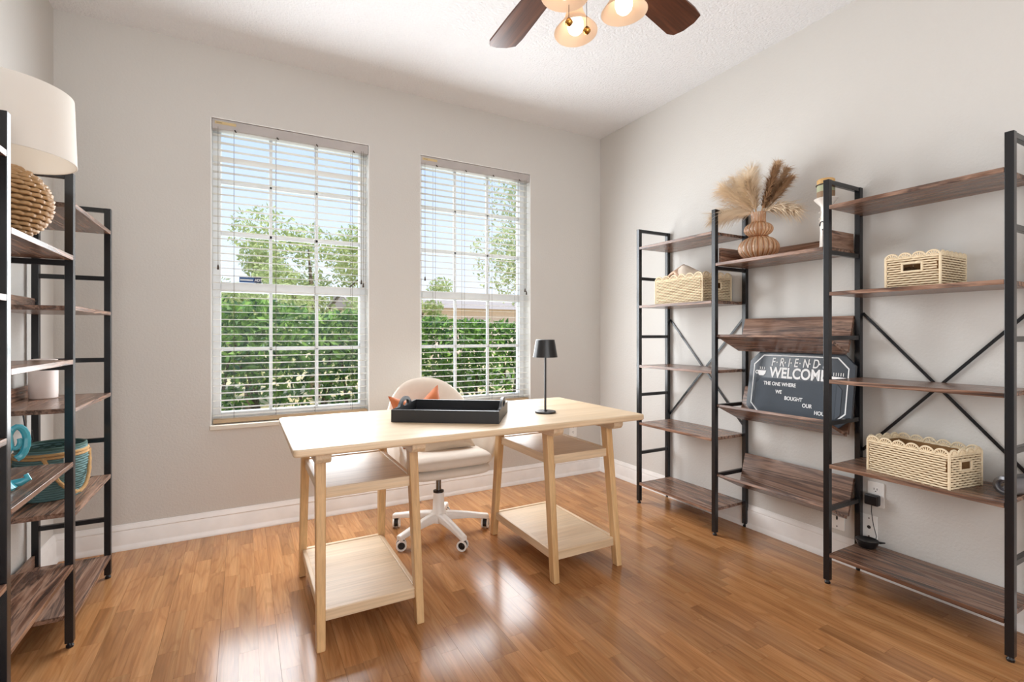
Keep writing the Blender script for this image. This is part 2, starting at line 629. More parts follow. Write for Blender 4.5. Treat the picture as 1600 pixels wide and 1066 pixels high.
for k, (d, xa, xb, ya, yb, th) in enumerate(planks[:298]):
    cx, cy = (xa + xb) / 2, (ya + yb) / 2
    mb = MB()
    plankbox(mb, xa, xb, ya, yb, th)
    c = Vector((cx, cy, 0))
    mb.v = [(x - cx, y - cy, z) for x, y, z in mb.v]
    o = mb.build('plank', 'floor', None, off=False)
    o.parent = fl
    o.location = c - fl.location
mb = MB()
for (d, xa, xb, ya, yb, th) in planks[298:]:
    plankbox(mb, xa, xb, ya, yb, th)
tag(mb.build('plank_field', 'floor', fl), kind='stuff')

# ---- ceiling and walls
tag(MB().box(X0 - .15, X1 + .15, YF - .15, YB + .2, H, H + .16).build('ceiling', 'ceil'), kind='structure')
tag(MB().box(X0 - .15, X0, YF - .15, YB + .2, -.05, H).build('wall_left', 'wall'), kind='structure')
tag(MB().box(X1, X1 + .15, YF - .15, YB + .2, -.05, H).build('wall_right', 'wall'), kind='structure')
tag(MB().box(X0, X1, YF - .15, YF, -.05, H).build('wall_front', 'wall'), kind='structure')
WIN = [(-.160, .715), (1.053, 1.927)]
ZS, ZT = .612, 2.348
wb = MB()
YO = YB + .2
xs = [X0, WIN[0][0], WIN[0][1], WIN[1][0], WIN[1][1], X1]
for i in (0, 2, 4):
    wb.box(xs[i], xs[i + 1], YB, YO, -.05, H)
for i in (1, 3):
    wb.box(xs[i], xs[i + 1], YB, YO, -.05, ZS - .02)
    wb.box(xs[i], xs[i + 1], YB, YO, ZT, H)
tag(wb.build('wall_back', 'wall'), kind='structure')

# ---- baseboards with a stepped profile
BBP = [(0, 0), (.026, 0), (.026, .008), (.017, .024), (.015, .03), (.015, .092), (.011, .1), (.013, .104), (.011, .112), (.006, .122), (.004, .13), (0, .13)]
def baseboard(name, fn, a, b):
    mb = MB()
    mb.prism(BBP, fn, a, b)
    tag(mb.build(name, 'trim', smooth=True, ang=30), kind='structure')
baseboard('baseboard_back', lambda u, v, d: (d, YB - u, v), X0, X1)
baseboard('baseboard_right', lambda u, v, d: (X1 - u, d, v), YF, YB - .001)
baseboard('baseboard_left', lambda u, v, d: (X0 + u, d, v), YF, YB - .001)

# ---- windows
def window(name, xa, xb):
    w = bpy.data.objects.new(name, None)
    w.location = ((xa + xb) / 2, YO - .1, ZS)
    C.objects.link(w)
    tag(w, kind='structure')
    ya, yb = YB + .1, YB + .165
    # drywall reveals (lining of the opening)
    mb = MB()
    mb.box(xa, xa + .004, YB - .0005, YO, ZS, ZT)
    mb.box(xb - .004, xb, YB - .0005, YO, ZS, ZT)
    mb.box(xa, xb, YB - .0005, YO, ZT - .004, ZT)
    mb.build('reveal_lining', 'reveal', w)
    # marble sill
    MB().box(xa - .004, xb + .004, YB - .018, YO, ZS - .026, ZS).build('sill', 'marble', w, bevel=.003)
    fx0, fx1 = xa + .004, xb - .004
    gx0, gx1 = xa + .046, xb - .038
    zb, zm, zt = .668, 1.404, 2.315
    for a, b in ((fx0, gx0), (gx1, fx1)):
        MB().box(a, b, ya, yb, ZS, ZT - .004).build('jamb', 'vinyl', w, bevel=.003)
    MB().box(gx0, gx1, ya, yb, ZS, zb).build('bottom_rail', 'vinyl', w, bevel=.004)
    MB().box(gx0, gx1, ya, yb, zt, ZT - .004).build('top_rail', 'vinyl', w, bevel=.003)
    MB().box(gx0, gx1, ya - .012, yb, zm - .03, zm + .026).build('meeting_rail', 'vinyl', w, bevel=.005)
    cx = [gx0 + (gx1 - gx0) * k / 3 for k in range(4)]
    rows = [zb, 1.037, zm - .03, None, zm + .026, 1.719, 2.024, zt]
    ym = (ya + yb) / 2
    for x in cx[1:3]:
        MB().box(x - .009, x + .009, ym - .012, ym + .012, zb, zm - .03).build('muntin', 'vinyl', w, bevel=.003)
        MB().box(x - .009, x + .009, ym, ym + .024, zm + .026, zt).build('muntin', 'vinyl', w, bevel=.003)
    for z, dy in ((1.037, -.012), (1.719, 0), (2.024, 0)):
        MB().box(gx0, gx1, ym + dy, ym + dy + .024, z - .011, z + .011).build('muntin', 'vinyl', w, bevel=.003)
    for i in range(len(rows) - 1):
        if rows[i] is None or rows[i + 1] is None:
            continue
        for k in range(3):
            MB().box(cx[k], cx[k + 1], ym + .001, ym + .004, rows[i], rows[i + 1]).build('pane', 'glass', w)
    return w
window('window_1', *WIN[0])
window('window_2', *WIN[1])

# ================================================================== BLINDS
def blind(xa, xb, label, droop):
    xm = (xa + xb) / 2
    t = thing('window_blind', label, 'blind', (xm, YB + .035, ZS), 0, 'white slatted blinds in the two windows')
    hr = MB().box(xa + .006, xb - .006, YB + .004, YB + .058, ZT - .062, ZT - .006).build('headrail', 'headrail', t, bevel=.003)
    lb = MB().box(xa + .02, xa + .125, YB + .0028, YB + .0041, ZT - .034, ZT - .018).build('paper_label', 'label_tan', hr)
    text('label_print', 'xxxxx', .012, 'ink', hr, Vector((xa + .026, YB + .0026, ZT - .029)) - t.location, (R(90), 0, 0), depth=.0001)
    sm = None
    n = 39
    hw = (xb - xa) / 2 - .01
    for k in range(n):
        z = 2.262 - k * .0421
        if sm is None:
            m = MB()
            sec = [(-.0235, -.0012), (-.012, .0012), (0, .002), (.012, .0012), (.0235, -.0012), (.012, -.0012), (0, -.0004), (-.012, -.0012)]
            m.prism(sec, lambda u, v, d: (d, u, v), -hw, hw)
            sm = m.mesh('slat', True, 50)
            sm.materials.append(M['slat'])
        o = bpy.data.objects.new('slat', sm)
        C.objects.link(o)
        o.parent = t
        o.location = (0, 0, z - ZS)
        o.rotation_euler = (R(2 + random.uniform(-1.2, 1.2)), R(random.uniform(-.05, .05)), 0)
        if k in droop:
            o.rotation_euler.x = R(-26)
            o.location.z -= .008
    MB().box(xa + .01, xb - .01, YB + .012, YB + .058, ZS + .006, ZS + .03).build('bottom_rail', 'shaded_rail', t, bevel=.004)
    for fx in (.13, .38, .63, .88):
        x = xa + (xb - xa) * fx
        for y in (YB + .0095, YB + .0605):
            MB().tube([(x, y, ZS + .03), (x, y, ZT - .05)], .0009, 5).build('ladder_cord', 'cord', t)
        MB().tube([(x + .004, YB + .001, ZT - .056), (x + .012, YB - .0005, ZT - .068)], .004, 6).build('cord_clip', 'tassel', t)
    for x, zt in ((xa + .036, 1.52), (xb - .05, 1.475), (xb - .038, 1.455)):
        c = MB().tube([(x, YB + .001, ZT - .05), (x, YB - .001, zt)], .0011, 5).build('lift_cord', 'cord', t)
        MB().lathe([(.001, .03), (.004, .022), (.006, .004), (.005, 0)], (x, YB - .001, zt - .03), 10).build('tassel', 'tassel', c, smooth=True)
    return t
blind(*WIN[0], 'white slatted blind in the left window beside the left bookcase', (3,))
blind(*WIN[1], 'white slatted blind in the right window behind the desk chair', ())

# security sticker on the left window's glass
st = thing('security_sticker', 'small blue and navy security sticker on the left window pane', 'sticker', (-.02, YB + .132, 1.436))
def wpt(*p): return Vector(p) - st.location
curve_mesh('blue_field', [[(0, 0), (.078, 0), (.078, .032), (0, .032)]], .001, 'sticker_blue', st, (0, 0, 0), (R(90), 0, 0))
curve_mesh('navy_field', [[(.078, 0), (.118, 0), (.118, .034), (.078, .034)]], .0012, 'sticker_navy', st, (0, 0, 0), (R(90), 0, 0))
curve_mesh('pale_stripe', [[(.004, .011), (.072, .011), (.072, .019), (.004, .019)]], .0016, 'white_ink', st, (0, 0, 0), (R(90), 0, 0))
text('sticker_text', 'ADT', .021, 'white_ink', st, (.081, -.0008, .009), (R(90), 0, 0), depth=.0002, bold=.0006)

# ================================================================== CEILING FAN
FX, FY, FZ = .967, 1.272, 2.40
fan = thing('ceiling_fan', 'five-blade walnut ceiling fan with three lit opal bell shades', 'ceiling fan', (FX, FY, FZ))
MB().lathe([(.068, H - .001), (.07, H - .02), (.055, H - .05), (.02, H - .065)], (FX, FY, 0), 24).build('canopy', 'bronze', fan, smooth=True)
MB().lathe([(.013, H - .065), (.013, FZ + .1)], (FX, FY, 0), 12).build('downrod', 'bronze', fan, smooth=True)
MB().lathe([(.02, .1), (.09, .095), (.12, .06), (.125, .02), (.1, -.02), (.06, -.035)], (FX, FY, FZ), 32).build('motor_housing', 'bronze', fan, smooth=True)
MB().lathe([(.06, -.035), (.062, -.07), (.05, -.1), (.03, -.125), (.008, -.135)], (FX, FY, FZ), 28).build('light_kit_hub', 'bronze', fan, smooth=True)
# blade outline in local space (x outwards)
def blade_outline():
    p = [(.165, -.045), (.25, -.056), (.45, -.066), (.60, -.071), (.655, -.066)]
    q = [(.672, -.03), (.675, .02), (.662, .058)]
    r = [(.63, .071), (.45, .067), (.25, .056), (.165, .045)]
    return p + q + r
bm_ = MB().prism(blade_outline(), lambda u, v, d: (u, v, d), -.004, .004)
blade_me = bm_.mesh('blade')
blade_me.materials.append(M['walnut'])
iron = MB()
iron.beam((.08, 0, .0), (.2, 0, .008), .045, .006)
iron.box(.17, .235, -.035, .035, .004, .009)
iron_me = iron.mesh('blade_iron')
iron_me.materials.append(M['bronze'])
for k in range(5):
    a = R(17 + 72 * k - 2)
    o = bpy.data.objects.new('blade', blade_me)
    C.objects.link(o)
    o.parent = fan
    o.rotation_euler = (R(-11), 0, a)
    i_ = bpy.data.objects.new('blade_iron', iron_me)
    C.objects.link(i_)
    i_.parent = o
# bell shades
LAMPS = []
for ang, tl_ in ((75, -7), (-34, 3), (199, 3)):
    a = R(ang)
    dx, dy = cos(a), sin(a)
    neck = Vector((FX + dx * .112, FY + dy * .112, 2.265))
    tilt = R(tl_)
    ax = Vector((dx * sin(tilt), dy * sin(tilt), -cos(tilt)))
    rim = neck + ax * .115
    rot = ax.to_track_quat('Z', 'Y').to_matrix().to_4x4()
    MB().tube([(FX + dx * .03, FY + dy * .03, 2.29), (FX + dx * .085, FY + dy * .085, 2.296), tuple(neck + ax * .004)], .011, 10).build('lamp_arm', 'brass', fan, smooth=True)
    mb = MB().lathe([(.024, -.004), (.026, .02), (.03, .045), (.04, .072), (.058, .095), (.071, .112), (.0735, .115), (.072, .1155), (.056, .097), (.038, .0735), (.027, .045), (.022, .02), (.02, 0)], (0, 0, 0), 36, cap=False)
    mb.xf(Matrix.Translation(neck) @ rot)
    sh = mb.build('lamp_shade', 'opal', fan, smooth=True, ang=60)
    mb = MB().lathe([(.0, .0), (.013, .002), (.014, .03), (.02, .055), (.027, .08), (.028, .093), (.024, .108), (.014, .118), (0, .121)], (0, 0, 0), 24, cap=False)
    mb.xf(Matrix.Translation(neck) @ rot)
    mb.build('bulb', 'bulb', sh, smooth=True)
    LAMPS.append(neck + ax * .13)
for (px, py, zb) in ((.8996, 1.275, 2.098), (.967, 1.272, 2.09)):
    ch = MB().tube([(px, py, 2.28), (px, py, zb + .02)], .001, 5).build('pull_chain', 'bronze', fan)
    MB().lathe([(0, .022), (.006, .02), (.0125, .01), (.0125, .006), (.006, -.002), (0, -.004)], (px, py, zb), 16, cap=False).build('chain_medallion', 'brass', ch, smooth=True)

# ================================================================== BOOKCASES
P = .025
def frame_parts(t, xf_, xr, y, zt, rungs):
    for x in (xf_, xr):
        MB().box(x - P / 2, x + P / 2, y - P / 2, y + P / 2, .018, zt).build('post', 'black', t, bevel=.0015)
        MB().lathe([(.011, 0), (.012, .008), (.008, .012), (.006, .02)], (x, y, 0), 14).build('foot', 'foot', t, smooth=True)
    a, b = min(xf_, xr) + P / 2, max(xf_, xr) - P / 2
    for z in rungs:
        MB().box(a, b, y - .009, y + .009, z - .02, z).build('rung', 'black', t, bevel=.001)

def shelf(t, x0, x1, ya, yb, z, th=.017):
    return MB().box(x0, x1, ya + .0135, yb - .0135, z - th, z).build('shelf', 'rustic', t, bevel=.0012)

# ---- right-hand bookcase
XF, XR = 2.318, 2.578
PY = [2.478, 1.878, 1.272, .667]
ZT_R = 1.822
rb = thing('bookcase', 'long black metal bookcase with rustic boards along the right wall', 'bookcase', (2.45, 1.57, 0))
RU = [ZT_R, 1.505, 1.118, .732, .345]
for y in PY:
    frame_parts(rb, XF, XR, y, ZT_R, RU)
for ya, yb in ((PY[1], PY[0]), (PY[3], PY[2])):
    for z in (1.703, 1.315, .921, .541, .142):
        shelf(rb, XF - P / 2, XR + P / 2, ya, yb, z)
    zc0, zc1 = .575, 1.225
    for z0, z1, xo in ((zc0, zc1, .0), (zc1, zc0, .005)):
        MB().beam((XR + .014 - xo, ya + .012, z0), (XR + .014 - xo, yb - .012, z1), .012, .004, (1, 0, 0)).build('cross_brace', 'black', rb)
    MB().lathe([(.006, 0), (.006, .012)], (0, 0, 0), 10).xf(Matrix.Translation((XR - .002, (ya + yb) / 2, (zc0 + zc1) / 2)) @ Matrix.Rotation(R(90), 4, 'Y')).build('brace_bolt', 'chrome', rb)
# middle bay: tray-topped shelf and three V-shaped display shelves
ya, yb = PY[2], PY[1]
s0 = shelf(rb, XF - P / 2, XR + .005, ya, yb, 1.522)
MB().box(XF + .014, XR - .014, yb - .03, yb - .015, 1.5225, 1.605).build('side_panel', 'rustic_x', rb, bevel=.001)
MB().box(XF + .014, XR - .014, ya + .015, ya + .03, 1.5225, 1.605).build('side_panel', 'rustic_x', rb, bevel=.001)
MB().prism([(0, 0), (.012, 0), (.052, .072), (.04, .076)], lambda u, v, d: (XR - .05 + u, d, 1.5225 + v), ya + .045, yb - .045).build('back_ledge', 'rustic', rb, bevel=.001)
for zf in (1.124, .735, .347):
    A, B, D = Vector((2.322, zf)), Vector((2.508, zf - .083)), Vector((2.56, zf + .09))
    def board(p, q, th, name):
        d = (q - p).normalized()
        nrm = Vector((-d.y, d.x)) * th
        MB().prism([tuple(p), tuple(q), tuple(q - nrm), tuple(p - nrm)], lambda u, v, w: (u, w, v), ya + .0135, yb - .0135).build(name, 'rustic', rb, bevel=.001)
    board(A, B, .014, 'display_ledge')
    board(B + Vector((.001, .0)), D, .014, 'display_back')

# ---- left-hand bookcase
LXF, LXR = -.547, -.795
LY = [2.887, 2.318, 1.752, 1.185]
ZT_L = 1.702
lb = thing('bookcase', 'black metal bookcase in the left corner holding lamp and teal basket', 'bookcase', (-.67, 2.2, 0))
for y in LY:
    frame_parts(lb, LXF, LXR, y, ZT_L, [ZT_L, 1.39, 1.017, .65, .283])
for i, zs in ((0, (1.6, 1.228, .857, .482, .11)), (1, (1.407, 1.034, .667, .3)), (2, (1.6, 1.228, .857, .482, .11))):
    for z in zs:
        shelf(lb, LXR - P / 2, LXF + P / 2, LY[i + 1], LY[i], z)
for z in (1.228, .857, .482, .11):
    MB().box(LXR - .0115, LXR + .001, LY[1] + .015, LY[0] - .015, z + .0005, z + .052).build('back_ledge', 'rustic', lb, bevel=.001)

# ================================================================== DESK
TZ = .732
dk = thing('desk', 'pale wooden trestle desk with shelved legs in front of the windows', 'desk', (.945, 2.185, 0))
def roundrect(x0, x1, y0, y1, r, n=6):
    pts = []
    for cx, cy, a0 in ((x1 - r, y0 + r, -90), (x1 - r, y1 - r, 0), (x0 + r, y1 - r, 90), (x0 + r, y0 + r, 180)):
        for k in range(n + 1):
            a = R(a0 + 90 * k / n)
            pts.append((cx + r * cos(a), cy + r * sin(a)))
    return pts
DX0, DX1, DY0, DY1 = .148, 1.735, 1.812, 2.565
MB().prism(roundrect(DX0, DX1, DY0, DY1, .018), lambda u, v, d: (u, v, d), TZ - .028, TZ).build('tabletop', 'pine_x', dk, bevel=.007, seg=3)
def leg(xt, xb, yt, yb, sx):
    a, b = Vector((xb, yb, 0)), Vector((xt, yt, TZ - .05))
    mb = MB()
    w0, w1 = .03, .036      # across x
    d0, d1 = .04, .046      # along y
    vs = []
    for p, w, d in ((a, w0, d0), (b, w1, d1)):
        for i, j in ((-1, -1), (1, -1), (1, 1), (-1, 1)):
            vs.append((p.x + i * w / 2, p.y + j * d / 2, p.z))
    mb.add(vs, [(0, 3, 2, 1), (4, 5, 6, 7), (0, 1, 5, 4), (1, 2, 6, 5), (2, 3, 7, 6), (3, 0, 4, 7)])
    mb.build('leg', 'pine_z', dk, bevel=.004)
for x0, x1 in ((.242, .606), (1.240, 1.604)):
    xa, xb = x0, x1
    ta, tb = x0 + .008, x1 - .008
    ybk, yfr = 2.487, 1.868
    for xbm, xtp in ((xa, ta), (xb, tb)):
        leg(xtp, xbm, yfr + .075, yfr, 1)
        leg(xtp, xbm, ybk - .075, ybk, 1)
        # top rail with chamfered, rounded ends
        y0, y1, zt = yfr - .022, ybk + .022, TZ - .0285
        prof = [(y0, zt), (y0, zt - .022), (y0 + .012, zt - .036), (y0 + .03, zt - .041), (y1 - .03, zt - .041), (y1 - .012, zt - .036), (y1, zt - .022), (y1, zt)]
        MB().prism(prof, lambda u, v, d: (d, u, v), xtp - .027, xtp + .027).build('top_rail', 'pine_y', dk, bevel=.003)
    for zt, ins in ((.560, .059), (.132, .014)):
        yf, yk = yfr + ins + .002, ybk - ins - .002
        xl, xr = xa - .002 + (.006 if zt > .3 else 0), xb + .002 - (.006 if zt > .3 else 0)
        MB().box(xl + .018, xr - .018, yf + .012, yk - .012, zt - .014, zt - .004).build('shelf_panel', 'pine_x', dk)
        MB().box(xl + .014, xr - .014, yf - .008, yf + .012, zt - .04, zt).build('apron', 'pine_x', dk, bevel=.003)
        MB().box(xl + .014, xr - .014, yk - .012, yk + .008, zt - .04, zt).build('apron', 'pine_x', dk, bevel=.003)
        for x in (xl + .0, xr - .018):
            MB().box(x, x + .018, yf + .013, yk - .013, zt - .04, zt + .0005).build('side_apron', 'pine_y', dk, bevel=.003)

# ================================================================== TRAY
tr = thing('serving_tray', 'black rectangular serving tray with cut-out handles on the desk', 'tray', (.579, 2.189, TZ), math.atan2(-.273, .402))
TL, TD, TH = .486, .36, .056
MB().box(0.004, TL - .004, 0.004, TD - .004, .001, .011).build('tray_base', 'tray', tr, off=False)
for y in (0, TD - .012):
    MB().box(0, TL, y, y + .012, 0, TH).build('long_side', 'tray', tr, off=False, bevel=.0015)
def endpanel():
    pts = [(.012, 0), (TD - .012, 0), (TD - .012, TH)]
    m, hw = TD / 2, .092
    for k in range(13):
        a = k / 12
        u = hw * (1 - 2 * a)
        pts.append((m + u, TH + .038 * (1 - abs(1 - 2 * a) ** 2.2)))
    pts.append((.012, TH))
    hole = []
    for k in range(20):
        a = 2 * pi * k / 20
        hole.append((m + .046 * cos(a) * (1 if abs(cos(a)) < .8 else .97), .064 + .014 * sin(a)))
    return [pts, hole]
for x in (.006, TL - .006):
    o = curve_mesh('handle_panel', endpanel(), .012, 'tray', tr, (x, 0, 0), (R(90), 0, R(90)))

# ================================================================== DESK LAMP
dl = thing('desk_lamp', 'slim black cordless table lamp with tapered shade on the desk', 'lamp', (1.328, 2.086, TZ))
c = tuple(dl.location)
MB().lathe([(.052, 0), (.053, .004), (.052, .009), (.012, .011), (.009, .014)], c, 40).build('base', 'lampblack', dl, smooth=True)
MB().lathe([(.0055, .012), (.0055, .286), (.0085, .287), (.0085, .3), (.004, .304)], c, 16).build('stem', 'lampblack', dl, smooth=True)
sh = MB().lathe([(.062, .278), (.047, .365), (.045, .366), (0, .366), (0, .362), (.044, .362), (.06, .278)], c, 40, cap=False).build('shade', 'lampblack', dl, smooth=True, ang=35)
MB().lathe([(.012, .296), (.014, .31), (.01, .325), (0, .328)], c, 14).build('light_diffuser', 'ceramic', dl, smooth=True)

# ================================================================== OFFICE CHAIR
chx, chy = .970, 2.645
ch = thing('office_chair', 'cream upholstered swivel chair on white five-star base tucked behind the desk', 'chair', (chx, chy, 0))
for k in range(5):
    a = R(-83 + 72 * k)
    dx, dy = cos(a), sin(a)
    rc = .272
    mb = MB()
    secs = [(.02, .125, .052, .05), (.08, .12, .044, .044), (.17, .105, .038, .034), (.25, .088, .036, .028), (.29, .08, .034, .028)]
    vs, fs = [], []
    for (r, z, w, h) in secs:
        for (i, j) in ((-.5, -1), (.5, -1), (.5, -.2), (.3, 0), (-.3, 0), (-.5, -.2)):
            vs.append((chx + dx * r - dy * i * w, chy + dy * r + dx * i * w, z + j * h))
    for i in range(len(secs) - 1):
        for j in range(6):
            fs.append((i * 6 + j, i * 6 + (j + 1) % 6, (i + 1) * 6 + (j + 1) % 6, (i + 1) * 6 + j))
    fs.append(tuple(range(6)))
    fs.append(tuple((len(secs) - 1) * 6 + j for j in range(6)))
    mb.add(vs, fs)
    mb.build('base_arm', 'white_plastic', ch, bevel=.004, smooth=True, ang=50)
    wa = a + R(40 + 25 * k)
    wx, wy = chx + dx * rc, chy + dy * rc
    ca = MB()
    tx = Matrix.Translation((wx, wy, .0275)) @ Matrix.Rotation(wa, 4, 'Z') @ Matrix.Rotation(R(90), 4, 'X')
    ca.lathe([(.019, -.014), (.021, -.012), (.021, .012), (.019, .014)], (0, 0, 0), 20).xf(tx)
    ca.lathe([(.017, .028), (.017, .05), (.009, .055)], (wx, wy, 0), 14)
    cob = ca.build('caster', 'foot', ch, smooth=True, ang=30)
    for sgn in (-1, 1):
        w = MB().lathe([(.0195, -.004), (.027, -.0045), (.0275, 0), (.027, .0045), (.0195, .004), (.0185, 0)], (0, 0, sgn * .016), 24, cap=False).xf(tx)
        w.f += [(len(w.v) - 24 + k2, len(w.v) - 24 + (k2 + 1) % 24, (k2 + 1) % 24, k2) for k2 in range(24)]
        w.build('wheel_ring', 'white_plastic', cob, smooth=True)
MB().lathe([(.045, .07), (.046, .118), (.033, .135), (.031, .21), (.029, .235)], (chx, chy, 0), 24).build('hub_column', 'white_plastic', ch, smooth=True)
MB().lathe([(.03, .234), (.03, .243), (.02, .246)], (chx, chy, 0), 20).build('column_collar', 'foot', ch, smooth=True)
MB().lathe([(.0145, .24), (.0145, .37)], (chx, chy, 0), 18).build('gas_lift', 'chrome', ch, smooth=True)
# upholstered bucket: one wrap of arms and back, tall at the rear
def wrap(u, v):
    """u along the wrap from left arm tip round the back to the right arm tip, v around the section"""
    hwid, ys, yb_ = .275, .02, .25              # half width, where the arms end and the curve begins, depth of the curve
    la, lc = .195, .80                          # arm length and curve length
    q = u * (2 * la + lc)
    if q < la:
        x, y, back = -hwid, ys - (la - q), 0
    elif q > la + lc:
        x, y, back = hwid, ys - (q - la - lc), 0
    else:
        th = pi * (q - la) / lc
        x, y = -hwid * math.copysign(abs(cos(th)) ** .8, cos(th)), ys + yb_ * sin(th) ** .8
        back = sin(th) ** 1.0
    tip = max(0, 1 - min(u, 1 - u) / .06)       # rounds the two arm tips
    a = 2 * pi * v
    hz = .5 - .5 * cos(a)                       # 0 bottom .. 1 top
    side = sin(a)
    zbot = .372 + .03 * tip
    ztop = .59 + .265 * back ** 1.3 - .06 * tip
    z = zbot + (ztop - zbot) * hz
    tk = .027 * (1 - .55 * tip)
    g = 1 - .15 * (1 - hz) ** 1.6
    gy = 1 - .22 * (1 - hz) ** 1.6
    x, y = x * g, y * (gy if y > 0 else 1) + .045 * hz * back
    nx_, ny_ = x, (y if y > ys else 0)
    ln = math.hypot(nx_, ny_)
    x += nx_ / ln * side * tk
    y += ny_ / ln * side * tk + .03 * tip * (1 - hz)
    return (chx + .012 + x, chy + y, z)
wr = MB().grid(65, 24, wrap, False, True)
wr.f += [tuple(range(24)), tuple(64 * 24 + k for k in range(24))]    # close the two arm tips
wr.build('back_and_arms', 'fabric', ch, smooth=True, ang=80)
def puffy(mb, cx, cy, cz, wx, wy, wz, px=.35, n=20):
    def fn(u, v):
        a, b = 2 * pi * u, pi * (v - .5)
        sg = lambda t, p: math.copysign(abs(t) ** p, t)
        return (cx + wx / 2 * sg(cos(b), px) * sg(cos(a), px), cy + wy / 2 * sg(cos(b), px) * sg(sin(a), px), cz + wz / 2 * sg(sin(b), .7))
    mb.grid(40, n, fn, True, False)
    return mb
puffy(MB(), chx, chy - .03, .393, .47, .45, .056).build('seat_pan', 'fabric', ch, smooth=True, ang=80)
puffy(MB(), chx, chy - .045, .452, .475, .44, .072).build('seat_cushion', 'fabric', ch, smooth=True, ang=80)
MB().tube([(chx + .05, chy - .03, .362), (chx + .17, chy - .05, .36)], .005, 8).build('height_lever', 'foot', ch)

def pillow(name, label, mat, loc, rot, w, h, t, chop, group):
    mb = MB()
    N = 22
    def sur(s):
        def fn(u, v):
            x, y = 2 * u - 1, 2 * v - 1
            e = (1 - abs(x) ** 2.4) * (1 - abs(y) ** 2.4)
            px = x * (1 - .10 * (1 - y * y))
            py = y * (1 - .10 * (1 - x * x))
            if y > 0:
                py -= chop * (1 - abs(x)) ** 1.3 * y
            zz = s * t / 2 * max(e, 0) ** .45
            zz += .006 * sin(7 * x + 3 * y) * e
            return (px * w / 2, py * h / 2, zz)
        return fn
    mb.grid(N, N, sur(1))
    mb.grid(N, N, sur(-1))
    o = mb.build(name, mat, None, smooth=True, ang=100, off=False)
    o.location = loc
    o.rotation_euler = rot
    return tag(o, label, 'cushion', group)
pillow('throw_pillow', 'rust orange throw pillow with pointed ears leaning on the chair back', 'rust', (.905, 2.75, .628), (R(72), R(-9), R(4)), .31, .36, .11, .40, 'cushions on the office chair')
pillow('throw_pillow', 'beige lumbar pillow lying on the chair seat under the desk', 'beige_cushion', (.995, 2.61, .562), (R(58), R(-3), R(-4)), .32, .19, .09, .0, 'cushions on the office chair')

